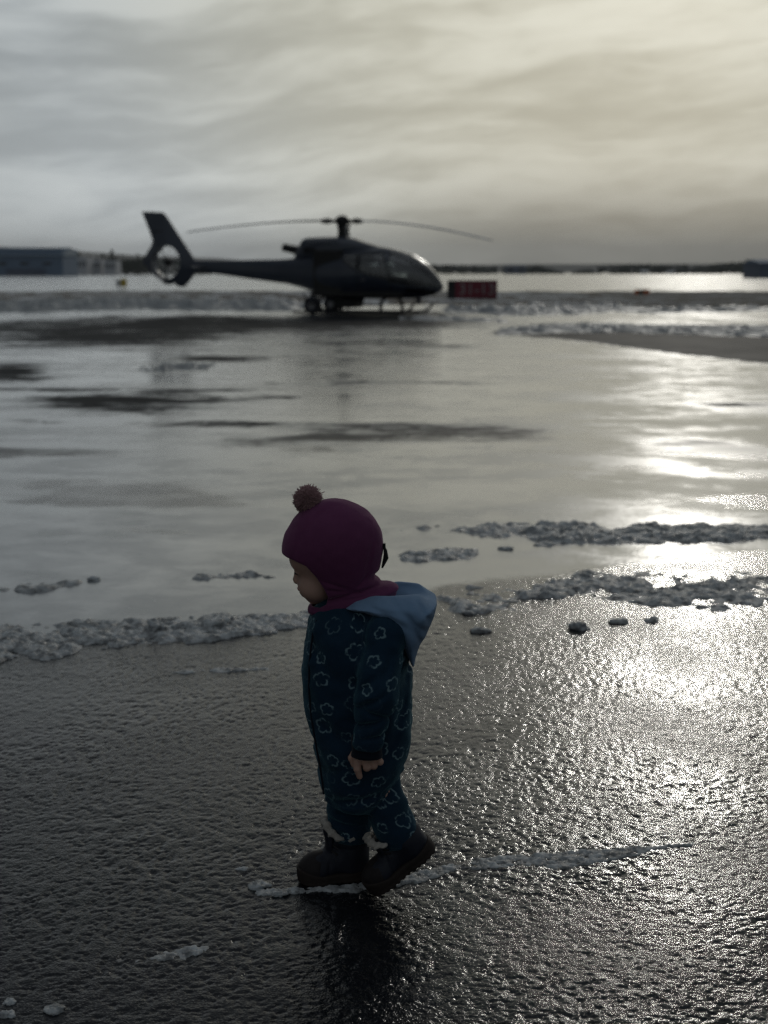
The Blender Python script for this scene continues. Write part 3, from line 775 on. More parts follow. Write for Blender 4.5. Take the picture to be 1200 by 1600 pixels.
D = smin(D, d_ell(X, Y, Z, cp(480, 872), (26.5 * k, .052, 24 * k)), .014)
D = smin(D, d_ell(X, Y, Z, cp(498, 904), (33 * k, .048, 38 * k), -.25), .014)
for s_ in (-1, 1):
    D = smin(D, d_ell(X, Y, Z, cp(489, 915, s_ * .029), (18 * k, .020, 17 * k)), .012)
D = smin(D, d_ell(X, Y, Z, cp(491, 934), (9.5 * k, .016, 9 * k)), .010)                       # chin
D = smin(D, d_ell(X, Y, Z, cp(475, 920), (8.0 * k, .017, 10 * k)), .006)                       # muzzle
D = smin(D, d_chain(X, Y, Z, [cp(463, 892), cp(462, 905), cp(463, 908)], [3.0 * k, 4.2 * k, 4.6 * k], .003), .0045)   # nose
for s_ in (-1, 1): D = smin(D, d_ell(X, Y, Z, cp(466.5, 908.5, s_ * .0062), (4.6 * k, .0045, 3.6 * k)), .003)
for s_ in (-1, 1): D = smax(D, -d_ell(X, Y, Z, cp(463.5, 912, s_ * .0036), (1.6 * k, .0018, 1.8 * k)), .001)
D = smin(D, d_ell(X, Y, Z, cp(468.5, 919), (4.2 * k, .0115, 3.0 * k)), .003)                  # lips
D = smin(D, d_ell(X, Y, Z, cp(476.5, 929), (5.0 * k, .0105, 3.4 * k)), .003)
D = smax(D, -d_ell(X, Y, Z, cp(471.5, 924), (5.5 * k, .010, 1.9 * k), -.35), .0015)
for s_ in (-1, 1):                                                                            # sockets and lids
    D = smax(D, -d_ell(X, Y, Z, cp(459, 890.5, s_ * .021), (5.5 * k, .0105, 5.5 * k)), .006)
    D = smin(D, d_ell(X, Y, Z, cp(469.5, 889.5, s_ * .0235), (7.6 * k, .0105, 6.6 * k)), .0025)
    D = smax(D, -d_ell(X, Y, Z, cp(463, 893.0, s_ * .0235), (6 * k, .0085, 1.1 * k), -.2), .001)
    D = smin(D, d_ell(X, Y, Z, cp(464, 882, s_ * .020), (5.0 * k, .016, 3.2 * k), 0), .006)   # brow
D = smin(D, d_cap(X, Y, Z, cp(545, 890), cp(556, 950), .040, .040), .02)                      # neck
D = smin(D, d_ell(X, Y, Z, cp(558, 1010), (.075, .085, .10)), .03)
D = smin(D, d_ell(X, Y, Z, cp(556, 1130), (.080, .085, .11)), .03)
for (s0, e0, w0) in ((sh, el, wr), (ush, uel, uwr)):
    D = smin(D, d_chain(X, Y, Z, [s0, e0, w0], [.030, .025, .019], .01), .02)
def hand(D, wr_px, Yp, X, Y, Z, mir=1):
    f = lambda a, b_, dy=0.0: cp(a, b_, Y=Yp) + [0, mir * dy, 0]
    H = d_cap(X, Y, Z, f(573, 1160), f(572, 1178), .0185, .0165, .85)
    H = smin(H, d_ell(X, Y, Z, f(572, 1183), (20.5 * k, .0125, 12 * k)), .008)
    fing = [([(558, 1185, -.002), (558.5, 1200, -.005), (562, 1213, -.001)], [6.9, 5.8, 4.6]),
            ([(571, 1187, -.004), (573.5, 1198, -.005), (573, 1200, .010), (570, 1191, .014)], [6.4, 6.0, 5.2, 4.4]),
            ([(582, 1186, -.004), (584, 1195.5, -.004), (583, 1197, .009), (580, 1189, .013)], [6.2, 5.8, 5.0, 4.2]),
            ([(590, 1184, -.002), (594, 1190, -.002), (592.5, 1192, .009), (588, 1187, .013)], [5.6, 5.2, 4.6, 4.0]),
            ([(556, 1176, .008), (549.5, 1187, .010), (553, 1197, .008)], [6.4, 5.6, 4.5])]
    for pts, rs_ in fing:
        H = smin(H, d_chain(X, Y, Z, [f(*q) for q in pts], [q * k for q in rs_], .002), .0022)
    return smin(D, H, .004)
D = hand(D, None, NA - .012, X, Y, Z)
dx = uwr - wr
X2 = X - dx[0]; Y2 = 2 * YC - Y; 
Dh = hand(np.full_like(D, 1.0), None, NA - .012, X2, Y2, Z)
D = smin(D, Dh, .004)
for pl, pts in ((FL, [(552, 1180), (547, 1262), (549, 1335)]), (NL, [(575, 1180), (600, 1262), (632, 1335)])):
    D = smin(D, d_chain(X, Y, Z, [cp(a, b_, Y=pl) for a, b_ in pts], [.048, .032, .019], .01), .02)
v.D = D.astype(np.float32); P, F = v.mesh()
body, P = child_mesh('body', P, F, m_skin, smooth_it=1)
l1 = np.minimum(d_ell(P[:, 0], P[:, 1], P[:, 2], cp(467.5, 919.5), (4.6 * k, .0120, 3.2 * k)), d_ell(P[:, 0], P[:, 1], P[:, 2], cp(475.5, 929), (5.4 * k, .0110, 3.6 * k)))
at = body.data.attributes.new('lip', 'FLOAT', 'POINT'); at.data.foreach_set('value', sstep(.0012, -.0005, l1).astype(np.float32))
for s_ in (-1, 1):
    e = MB(); 
    c0 = cp(468.5, 890.5, s_ * .0235) - OFF
    nn_ = 12; V = []; Fq = []
    o = mesh_np('eye', *(lambda r: (np.array([(c0[0] + r * sin(pi * j / 10) * cos(2 * pi * i / 14), c0[1] + r * sin(pi * j / 10) * sin(2 * pi * i / 14), c0[2] + r * cos(pi * j / 10)) for j in range(11) for i in range(14)]),
        np.array([(j * 14 + i, (j + 1) * 14 + i, (j + 1) * 14 + (i + 1) % 14, j * 14 + (i + 1) % 14) for j in range(10) for i in range(14)])))(.0078), m_eye, child)
    ls = []
    for a in lin(-1.15, 1.15, 11):
        ls.append(cp(469.5, 889.5, s_ * .0235) - OFF + np.array([-7.9 * k * cos(a), .0108 * sin(a), -.0042 + .0012 * cos(a)]))
    MB().tube(ls, [.0004] + [.0015] * 9 + [.0004], 6).build('eyelashes', m_lash, child, True)
    br = [cp(463.2 + abs(a) * 6.0, 880.0 - .8 * cos(a * 2), s_ * (.020 + .011 * a)) - OFF + np.array([-4.8 * k, 0, 0]) for a in lin(-1, 1, 8)]
    MB().tube(br, [.0004] + [.0009] * 6 + [.0003], 6).build('eyebrow', m_lash, child, True)

# ---- boots
def boot(toe, psi, theta, L=.160, sv=1.0, nring=7):
    ax = np.array([cos(psi) * cos(theta), sin(psi) * cos(theta), sin(theta)])
    wx = np.array([-sin(psi), cos(psi), 0.0]); up = np.cross(ax, wx); up = up if up[2] > 0 else -up
    ks = L / .155
    def tow(P): P = P * ks; P[:, 2] = np.where(P[:, 2] > .05, .05 + (P[:, 2] - .05) * sv, P[:, 2]); return toe + P[:, :1] * ax + P[:, 1:2] * wx + P[:, 2:3] * up
    L = .155; h = .0028
    us, ws, vs = np.arange(-.02, L + .03, h), np.arange(-.055, .055, h), np.arange(-.012, .16, h)
    U_, W_, V_ = us[:, None, None], ws[None, :, None], vs[None, None, :]
    up_ = d_ell(U_, W_, V_, (.040, 0, .030), (.038, .034, .030))
    up_ = smin(up_, d_cap(U_, W_, V_, (.045, 0, .034), (.115, 0, .048), .030, .032), .012)
    up_ = smin(up_, d_cap(U_, W_, V_, (.120, 0, .035), (.116, 0, .112), .035, .0385), .014)
    up_ = smin(up_, d_cap(U_, W_, V_, (.074, 0, .060), (.068, 0, .134), .012, .012, 1.9), .010)
    up_ = smax(up_, V_ - np.interp(us, [.05, .066, .082, .12, .16], [.128, .122, .108, .107, .112])[:, None, None], .003); up_ = smax(up_, .012 - V_, .003)
    up_ = smax(up_, -d_cap(U_, W_, V_, (.116, 0, .09), (.112, 0, .17), .0285, .031), .002)
    up_ = up_ + .0022 * np.exp(-((U_ - .062 - .25 * (V_ - .03)) / .0022) ** 2) + (n3(U_ * 45, W_ * 45, V_ * 45) - .5) * .0035
    up_ = up_ + .0016 * np.exp(-((V_ - .078 + .0 * U_) / .002) ** 2) * (U_ > .085)
    P, F = surf_nets(us, ws, vs, np.broadcast_to(up_, (len(us), len(ws), len(vs))))
    bo, _ = child_mesh('boot', tow(P), F, m_leather)
    if up[2] < 0: pass
    # toe cap
    tc = d_ell(U_, W_, V_, (.040, 0, .030), (.0395, .0355, .0315)); tc = smin(tc, d_cap(U_, W_, V_, (.045, 0, .034), (.08, 0, .04), .0312, .032), .01)
    tc = smax(tc, U_ - .050 - .012 * np.cos(W_ * 60), .002); tc = smax(tc, .012 - V_, .002) + 0 * W_
    P, F = surf_nets(us, ws, vs, np.broadcast_to(tc, (len(us), len(ws), len(vs))))
    child_mesh('toe_cap', tow(P), F, m_toe, bo)
    # sole
    hw = np.interp(us, [0, .015, .045, .09, .13, L], [.018, .031, .038, .033, .035, .026])[:, None, None]
    so_ = np.maximum(np.abs(U_ - L / 2) - (L / 2 - .004), np.abs(W_) - hw)
    e0 = ((np.abs((U_ - .045) / .047)) ** 2.4 + np.abs(W_ / .0385) ** 2.4) ** (1 / 2.4); e1 = ((np.abs((U_ - L + .042) / .044)) ** 2.4 + np.abs(W_ / .0365) ** 2.4) ** (1 / 2.4)
    pl = np.minimum(np.minimum((e0 - 1) * .036, (e1 - 1) * .036), smax(np.abs(U_ - .08) - .045, np.abs(W_) - hw, .002))
    topv = np.interp(us, [0, .02, .05, .12, L], [.038, .032, .023, .024, .029])[:, None, None]
    botv = np.interp(us, [0, .03, L], [.007, .0, .0])[:, None, None]
    so_ = smax(smax(pl, V_ - topv, .004), botv - V_, .003) + .0012 * np.exp(-((V_ - .011) / .0016) ** 2) + .003 * (np.sin(U_ * 500) > .3) * (V_ < .004)
    P, F = surf_nets(us, ws, vs, np.broadcast_to(so_, (len(us), len(ws), len(vs))))
    child_mesh('sole', tow(P), F, m_sole, bo)
    # pile cuff
    h = .0024; us2, ws2, vs2 = np.arange(.035, .175, h), np.arange(-.06, .06, h), np.arange(.08, .165, h)
    U_, W_, V_ = us2[:, None, None], ws2[None, :, None], vs2[None, None, :]
    fu = None
    for s_ in (-1, 1):
        q = d_chain(U_, W_, V_, [(.060, 0, .131), (.063, s_ * .017, .129), (.072, s_ * .029, .116), (.084, s_ * .038, .106), (.116, s_ * .0430, .105), (.148, s_ * .027, .110), (.158, 0, .112)],
                    [.0075, .0078, .0075, .0062, .0052, .0052, .0052], .004) if nring == 7 else d_chain(U_, W_, V_, [(.060, 0, .131), (.063, s_ * .017, .129), (.072, s_ * .029, .116), (.086, s_ * .038, .104)], [.0075, .0078, .0075, .0062], .004)
        fu = q if fu is None else smin(fu, q, .004)
    fu = fu + (n3(U_ * 130, W_ * 130, V_ * 130) - .5) * .009 + (n3(U_ * 60, W_ * 60, V_ * 60) - .5) * .005
    P, F = surf_nets(us2, ws2, vs2, np.broadcast_to(fu, (len(us2), len(ws2), len(vs2))))
    child_mesh('pile_cuff', tow(P), F, m_fur, bo)
    # laces
    for k_ in range(4):
        uu, vv = .064 + k_ * .002, .062 + k_ * .014
        pts = [np.array([uu + .016, -.028, vv - .010]), np.array([uu + .003, -.018, vv - .001]), np.array([uu - .001, 0, vv + .0035]), np.array([uu + .003, .018, vv - .001]), np.array([uu + .016, .028, vv - .010])]
        MB().tube(tow(np.array(pts)) - OFF, .0022, 8).build('lace', m_black, bo, True)
    return bo
tf = G(468, 1384); tf[1] = YC + .022
tf = W(466, 1385, YC + .006); tf[2] = -.001
boot(tf, radians(11), radians(1.5), .163)
tn_ = W(583, 1395, YC - .056); tn_[2] = .0
boot(tn_, radians(8), radians(37), .174, .62, 4)

# ------------------------------------------------------------------ the helicopter
DH = 45.0; SH = S(DH, 425); PSI = radians(22); CX = 535
heli = empty('helicopter', (W(CX, 425, DH)[0], DH, 0.0), -PSI)
tag(heli, 'dark navy helicopter with three rotor blades and enclosed tail fan, parked beyond the child', 'helicopter')
FH = FPX / cos(PITCH)
HX0 = W(CX, 425, DH)[0]
def hx(px): return ((px - 600) * DH - FH * HX0) / (FH * cos(PSI) + (px - 600) * sin(PSI))
def hzz(py, px=535): return H_CAM + (425 - py) / FH * (DH - hx(px) * sin(PSI))
def hp_(px, py): return (hx(px), hzz(py, px))
m_paint, t, b = material('navy_paint', (.010, .014, .024), .32); b.inputs['Coat Weight'].default_value = .6; b.inputs['Coat Roughness'].default_value = .12
p = t.obj(); t.inp(b.inputs['Base Color'], t.mix(t.noise(p, 3, 4, .6), (.015, .023, .042), (.028, .038, .062)))
t.inp(b.inputs['Roughness'], t.map(t.noise(p, 6, 4, .6), .3, .7, .34, .5))
m_hblack, t, b = material('matt_black', (.008, .008, .009), .6); t.inp(b.inputs['Base Color'], t.mix(t.noise(t.obj(), 9, 3, .6), (.006, .006, .007), (.014, .014, .015)))
m_blade, t, b = material('blade_grey', (.3, .3, .31), .4); t.inp(b.inputs['Base Color'], t.mix(t.noise(t.obj(), 5, 3, .6), (.5, .5, .51), (.62, .62, .63)))
m_steel, t, b = material('dull_steel', (.25, .25, .26), .4, .7); t.inp(b.inputs['Roughness'], t.map(t.noise(t.obj(), 12, 3), .3, .7, .3, .5))
m_tyre, t, b = material('tyre_rubber', (.012, .015, .024), .8); t.inp(b.inputs['Base Color'], t.mix(t.noise(t.obj(), 14, 3), (.012, .015, .026), (.022, .026, .04)))
m_interior, t, b = material('cabin_trim', (.02, .02, .02), .8); t.inp(b.inputs['Base Color'], t.mix(t.noise(t.obj(), 8, 3), (.014, .014, .015), (.03, .028, .026)))
m_glass = bpy.data.materials.new('tinted_perspex'); m_glass.use_nodes = True
t = NT(m_glass.node_tree); t.N.clear()
out = t.n('ShaderNodeOutputMaterial'); tr = t.n('ShaderNodeBsdfTransparent'); tr.inputs[0].default_value = (.55, .60, .61, 1)
gl = t.n('ShaderNodeBsdfGlossy'); gl.inputs['Roughness'].default_value = .27
fr = t.n('ShaderNodeFresnel'); fr.inputs[0].default_value = 2.1; mx = t.n('ShaderNodeMixShader')
wv = t.bump(t.noise(t.obj(), 4, 2), .2, .02); t.inp(gl.inputs['Normal'], wv)
t.inp(mx.inputs[0], t.m('MULTIPLY_ADD', fr.outputs[0], 1.1, .04, clamp=True)); t.L.new(tr.outputs[0], mx.inputs[1]); t.L.new(gl.outputs[0], mx.inputs[2]); t.L.new(mx.outputs[0], out.inputs[0])
m_mark, t, b = material('pale_marking', (.20, .21, .23), .5)

topp = [(300, 407), (362, 407), (435, 405.5), (458, 404), (475, 400), (500, 396), (530, 392), (553, 389), (580, 386.5), (600, 386), (615, 389), (630, 393), (646, 399), (657, 405.5), (667, 413), (677, 423), (685, 433), (690, 441), (693, 448)]
botp = [(300, 424), (345, 429), (400, 437), (450, 443.5), (475, 450), (488, 454.5), (500, 458.5), (520, 463.5), (545, 466), (600, 467), (640, 466.5), (660, 465), (676, 461.5), (686, 457), (691, 452.5), (693, 449)]
wid = [(300, .10), (350, .13), (400, .19), (440, .30), (465, .48), (490, .70), (515, .84), (550, .92), (600, .93), (630, .86), (650, .74), (665, .60), (678, .42), (687, .25), (691, .13), (693, .03)]
stn = np.unique(np.concatenate([np.linspace(300, 600, 120), np.linspace(600, 680, 60), 680 + 13 * np.sin(np.linspace(0, pi / 2, 24))]))
sx = np.array([hx(q) for q in stn]); szt = np.array([hzz(q, r_) for q, r_ in zip(interp(stn, topp), stn)]); szb = np.array([hzz(q, r_) for q, r_ in zip(interp(stn, botp), stn)]); swd = interp(stn, wid)
NS = 112; V = []
for i in range(len(stn)):
    mid = (szt[i] + szb[i]) / 2; hh = (szt[i] - szb[i]) / 2; pe = 2.35
    for k_ in range(NS):
        a = 2 * pi * k_ / NS; c, s_ = cos(a), sin(a)
        V.append((sx[i], swd[i] * math.copysign(abs(c) ** (2 / pe), c) , mid + hh * math.copysign(abs(s_) ** (2 / pe), s_)))
V = np.array(V)
F = []; Fw = {'windscreen': [], 'door_window': [], 'cabin_window': [], 'chin_window': []}
def inpoly(px, py, P):
    r = False; n = len(P)
    for i in range(n):
        (x1, y1), (x2, y2) = P[i], P[i - 1]
        if (y1 > py) != (y2 > py) and px < (x2 - x1) * (py - y1) / (y2 - y1) + x1: r = not r
    return r
z2py = lambda z, px=600: 425 - (z - H_CAM) * FH / (DH - hx(px) * sin(PSI))
pw_door = [(578, 398), (611, 397.5), (618, 412), (624, 436), (600, 431), (578, 423)]
pw_cab = [(552, 399), (574, 397.5), (574, 420), (560, 414), (552, 408)]
for i in range(len(stn) - 1):
    for k_ in range(NS):
        f = (i * NS + k_, i * NS + (k_ + 1) % NS, (i + 1) * NS + (k_ + 1) % NS, (i + 1) * NS + k_)
        c = V[list(f)].mean(0); pxx = (stn[i] + stn[i + 1]) / 2; pyy = z2py(c[2], pxx)
        low = np.interp(pxx, [620, 650, 690], [441, 446, 449.5])
        side = abs(c[1]) > .25
        if pxx > 621 and pyy < low and pxx < 691.5 and not (abs(c[1]) < .035): Fw['windscreen'].append(f)
        elif side and inpoly(pxx, pyy, pw_door): Fw['door_window'].append(f)
        elif side and inpoly(pxx, pyy, pw_cab): Fw['cabin_window'].append(f)
        elif 645 < pxx < 683 and low + 3 < pyy < low + 12 and abs(c[1]) > .14: Fw['chin_window'].append(f)
        else: F.append(f)
F.append(tuple(range(NS)))
def sub(name, Fs, mat, parent, thick=0, cond=None):
    Fs = np.array([f for f in Fs if len(f) == 4 and (cond is None or cond(V[list(f)].mean(0)))])
    used = np.unique(Fs); mp = {u: i for i, u in enumerate(used)}
    o = mesh_np(name, V[used], [tuple(mp[q] for q in f) for f in Fs], mat, parent, True)
    if thick:
        md = o.modifiers.new('thick', 'SOLIDIFY'); md.thickness = thick; md.offset = -1
    return o
fus = sub('fuselage', F, m_paint, heli, .03)
sub('windscreen', Fw['windscreen'], m_glass, heli)
for s_ in (-1, 1):
    for nm in ('door_window', 'cabin_window', 'chin_window'): sub(nm, Fw[nm], m_glass, heli, 0, lambda c: c[1] * s_ > 0)
def surf_y(px, py):
    i = np.interp(px, stn, np.arange(len(stn))); zt = np.interp(px, stn, szt); zb = np.interp(px, stn, szb); ww = np.interp(px, stn, swd)
    q = (hzz(py, px) - (zt + zb) / 2) / ((zt - zb) / 2); return ww * max(1 - abs(q) ** 2.35, 0) ** (1 / 2.35)
for s_ in (-1, 1):
    for P_, nm in ((pw_door, 'window_frame'), (pw_cab, 'window_frame')):
        pts = []
        for i in range(len(P_)):
            for q in (0, .34, .67):
                a = np.array(P_[i]); b_ = np.array(P_[(i + 1) % len(P_)]); c = a + (b_ - a) * q; pts.append((hx(c[0]), s_ * (surf_y(*c) + .004), hzz(c[1], c[0])))
        MB().tube(pts, .022, 8, True).build(nm, m_hblack, heli, True)
    door = [(575.5, 394), (620, 394), (627, 438), (622, 458), (576, 459)]
    pts = []
    for i in range(5):
        for q in np.arange(0, 1, .125):
            a = np.array(door[i]); b_ = np.array(door[(i + 1) % 5]); c = a + (b_ - a) * q; pts.append((hx(c[0]), s_ * (surf_y(*c) + .001), hzz(c[1], c[0])))
    dr = MB().tube(pts, .012, 6, True).build('door', m_hblack, heli, True)
    MB().tube([(hx(581), s_ * (surf_y(581, 437) + .03), hzz(437)), (hx(588), s_ * (surf_y(588, 437) + .03), hzz(437))], .018, 8).build('handle', m_steel, dr, True)
# cabin inside
mb = MB(); mb.box((hx(500), -.78, hzz(462)), (hx(640), .78, hzz(455))); mb.box((hx(505), -.80, hzz(462)), (hx(548), .80, hzz(392))); mb.build('cabin_floor', m_interior, heli, bevel=.03)
mb = MB(); mb.prism([hp_(640, 455), hp_(672, 456), hp_(664, 432), (hx(652), hzz(424)), (hx(643), hzz(426))], -.42, .42); mb.build('instrument_panel', m_interior, heli, bevel=.02)
for (px_, yy) in ((592, -.42), (592, .42), (560, -.5), (560, 0), (560, .5)):
    mb = MB(); mb.box((hx(px_), yy - .2, hzz(455)), (hx(px_ + 13), yy + .2, hzz(441))); mb.prism([hp_(px_ - 2, 448), hp_(px_ + 3, 447), hp_(px_ + 1, 415), hp_(px_ - 5, 415)], yy - .2, yy + .2)
    mb.prism([hp_(px_ - 5, 413), hp_(px_ - .5, 413), hp_(px_ - 1.5, 404), hp_(px_ - 5, 404)], yy - .12, yy + .12)
    mb.build('seat', m_interior, heli, bevel=.03)
# engine cowling
def loftpoly(name, prof, mat, parent, pe=2.6, seg=40):
    V = []; n = len(prof)
    for (px_, yt, yb, ww) in prof:
        zt, zb = hzz(yt), hzz(yb)
        for k_ in range(seg):
            a = 2 * pi * k_ / seg; c, s_ = cos(a), sin(a)
            V.append((hx(px_), ww * math.copysign(abs(c) ** (2 / pe), c), (zt + zb) / 2 + (zt - zb) / 2 * math.copysign(abs(s_) ** (2 / pe), s_)))
    F = [(i * seg + k_, i * seg + (k_ + 1) % seg, (i + 1) * seg + (k_ + 1) % seg, (i + 1) * seg + k_) for i in range(n - 1) for k_ in range(seg)]
    F += [tuple(range(seg))[::-1], tuple((n - 1) * seg + k_ for k_ in range(seg))]
    o = mesh_np(name, V, F, mat, parent, True); o.data.set_sharp_from_angle(angle=radians(45)); return o
cowl = loftpoly('engine_cowling', [(463, 400, 410, .22), (468, 394, 412, .34), (473, 383, 412, .42), (478, 374, 412, .48), (483, 371.5, 412, .52), (510, 371, 410, .55), (540, 371, 408, .55), (556, 373.5, 404, .52), (568, 378, 400, .46), (582, 382.5, 396, .38), (598, 387, 392, .25), (604, 389, 391, .12)], m_paint, heli)
mb = MB()
rs = np.random.RandomState(5)
xx = 490.0
while xx < 534:
    wl = rs.uniform(2.2, 4.2); hgt_ = rs.uniform(3.5, 5.5)
    mb.box((hx(xx), -.572, hzz(382)), (hx(xx + wl * .35), -.556, hzz(382 - hgt_))); mb.box((hx(xx + wl * .35) + .004, -.570, hzz(379)), (hx(xx + wl), -.557, hzz(377.5)))
    xx += wl + 1.3
mb.build('marking', m_mark, cowl)
MB().tube([(hx(474), 0, hzz(393)), (hx(464), 0, hzz(391.5)), (hx(455), 0, hzz(389)), (hx(443.5), 0, hzz(386.5))], [.16, .15, .13, .13], 18).build('exhaust_pipe', m_hblack, heli, True)
mb = MB(); 
for k_ in range(6): mb.box((hx(486 + k_ * 3.2), -.56, hzz(396)), (hx(487.6 + k_ * 3.2), -.535, hzz(387)))
mb.build('intake_grille', m_hblack, cowl)
# tail with shrouded fan
ctr = np.array(hp_(263.5, 410)); rd = 27.0 * SH
outl = [hp_(*q) for q in [(225, 333), (241, 333), (257, 334), (262, 339), (283, 372), (304, 405), (308, 415), (306, 425), (298, 436), (290, 445.5), (284, 448), (277, 446.5), (272, 442), (266, 444.5), (258, 444), (252, 438), (236, 426), (225.5, 413), (224.5, 406), (238, 385), (240.5, 377), (236, 362)]]
n = len(outl); angs = []; NR = 240; 
def hit(a):
    d_ = np.array([cos(a), sin(a)]); best = 0
    for i in range(n):
        p0 = np.array(outl[i]) - ctr; e = np.array(outl[(i + 1) % n]) - ctr - p0
        M_ = np.array([[d_[0], -e[0]], [d_[1], -e[1]]]); dt = np.linalg.det(M_)
        if abs(dt) < 1e-9: continue
        s0, s1 = np.linalg.solve(M_, p0)
        if s0 > 0 and -1e-6 <= s1 <= 1 + 1e-6: best = max(best, s0)
    return best
al = sorted(set([round(2 * pi * i / NR - pi, 6) for i in range(NR)] + [round(math.atan2(*(np.array(q) - ctr)[::-1]), 6) for q in outl]))
V = []; nr = len(al); prof = [(0, .19, 1), (.06, .215, 0), (.25, .17, 0), (.7, .09, 0), (1, .035, 0)]
for sgn in (1, -1):
    for (q, th_, _) in prof:
        for a in al:
            R_ = hit(a); r_ = rd + (R_ - rd) * q; far = min(1, max(0, (r_ - rd) / .8)); tk = min(th_, .21 - .14 * far) if q > 0 else th_
            V.append((ctr[0] + r_ * cos(a), sgn * tk, ctr[1] + r_ * sin(a)))
F = []; npf = len(prof)
for s_i in range(2):
    for j in range(npf - 1):
        for k_ in range(nr):
            l = (k_ + 1) % nr; o0 = (s_i * npf + j) * nr; f = (o0 + k_, o0 + l, o0 + nr + l, o0 + nr + k_); F.append(f if s_i == 0 else f[::-1])
for k_ in range(nr):
    l = (k_ + 1) % nr; a0 = (npf - 1) * nr; b0 = (2 * npf - 1) * nr
    F.append((a0 + k_, a0 + l, b0 + l, b0 + k_)); F.append((l, k_, npf * nr + k_, npf * nr + l))
tail = mesh_np('tail_fin', V, F, m_paint, heli, True); tail.data.set_sharp_from_angle(angle=radians(35))
mb = MB(); mb.box((hx(244), -.125, hzz(369, 250)), (hx(262), -.105, hzz(362, 250))); mb.build('marking', m_mark, tail).data.materials[0] = m_hblack
fan = MB().tube([(ctr[0], -.13, ctr[1]), (ctr[0], .13, ctr[1])], [.11, .13], 20).build('fan_hub', m_hblack, heli, True)
for k_ in range(10):
    a = 2 * pi * k_ / 10 + .2; ca, sa = cos(a), sin(a); V = []
    for r_, wd, tw in ((.14, .032, 1.1), (.35, .036, 1.0), (rd - .012, .04, .9)):
        for (q, th_) in ((-1, 0), (0, .010), (1, 0), (0, -.010)):
            tx = q * wd * cos(tw) - th_ * sin(tw); ty = q * wd * sin(tw) + th_ * cos(tw)
            V.append((ctr[0] + r_ * ca - tx * sa, ty, ctr[1] + r_ * sa + tx * ca))
    F = [(j * 4 + i, j * 4 + (i + 1) % 4, (j + 1) * 4 + (i + 1) % 4, (j + 1) * 4 + i) for j in range(2) for i in range(4)] + [(3, 2, 1, 0), (8, 9, 10, 11)]
    mesh_np('fan_blade', V, F, m_blade, fan, True)
for a in (.5, 2.3, 4.3):
    MB().tube([(ctr[0], .15, ctr[1]), (ctr[0] + rd * cos(a), .15, ctr[1] + rd * sin(a))], .02, 8).build('fan_strut', m_hblack, heli, True)
MB().box((hx(313), -1.15, hzz(418.2, 320)), (hx(326), 1.15, hzz(416.6, 320))).build('stabiliser', m_paint, heli, bevel=.02)
MB().tube([(hx(300), 0, hzz(426, 300)), (hx(287), 0, hzz(449, 290))], [.03, .02], 8).build('tail_bumper', m_hblack, heli, True)
# rotor
mtop = hzz(345)
mb = MB(); mb.tube([(0, 0, hzz(372)), (0, 0, hzz(352))], [.16, .11], 18); mb.build('rotor_mast', m_hblack, heli, True)
mb = MB(); mb.tube([(0, 0, hzz(354)), (0, 0, hzz(352)), (0, 0, hzz(344)), (0, 0, hzz(341)), (0, 0, hzz(338.5))], [.10, .20, .22, .17, .09], 20)
for k_ in range(3):
    a = 2 * pi * k_ / 3 + .5; mb.tube([(.18 * cos(a), .18 * sin(a), hzz(365)), (.26 * cos(a), .26 * sin(a), hzz(350))], .025, 8)
hub = mb.build('rotor_hub', m_hblack, heli, True)
RL = 222 / cos(radians(30)) * SH
for az_, tipdrop, mid in ((-30, .66, .09), (210, .42, .03), (90, .50, .06)):
    a = radians(az_) + PSI; d_ = np.array([cos(a), sin(a), 0]); nrm_ = np.array([-sin(a), cos(a), 0]); V = []; m_ = 26
    zr = hzz(347.5)
    for i in range(m_ + 1):
        q = i / m_; r_ = .45 + (RL - .45) * q; z_ = zr - tipdrop * q ** 1.75; ch = .155 if q > .07 else .09 + .065 * q / .07
        if q > .97: ch *= .75
        tw = .16 - .08 * q
        for (cx2, th_) in ((-1, 0), (-.3, .016), (.35, .019), (.9, .008), (1.0, 0), (.4, -.012), (-.3, -.010)):
            V.append(d_ * r_ + nrm_ * cx2 * ch * .95 + np.array([0, 0, z_ + th_ * 1.2 + tw * cx2 * ch]))
    F = [(j * 7 + i, j * 7 + (i + 1) % 7, (j + 1) * 7 + (i + 1) % 7, (j + 1) * 7 + i) for j in range(m_) for i in range(7)] + [tuple(range(7))[::-1], tuple(m_ * 7 + i for i in range(7))]
    bl = mesh_np('rotor_blade', V, F, m_blade, heli, True)
    MB().tube([d_ * .12 + [0, 0, zr], d_ * .40 + [0, 0, zr], d_ * .50 + [0, 0, zr], d_ * .74 + [0, 0, zr - .01]], [.06, .055, .10, .07], 10).build('blade_root', m_hblack, bl, True)
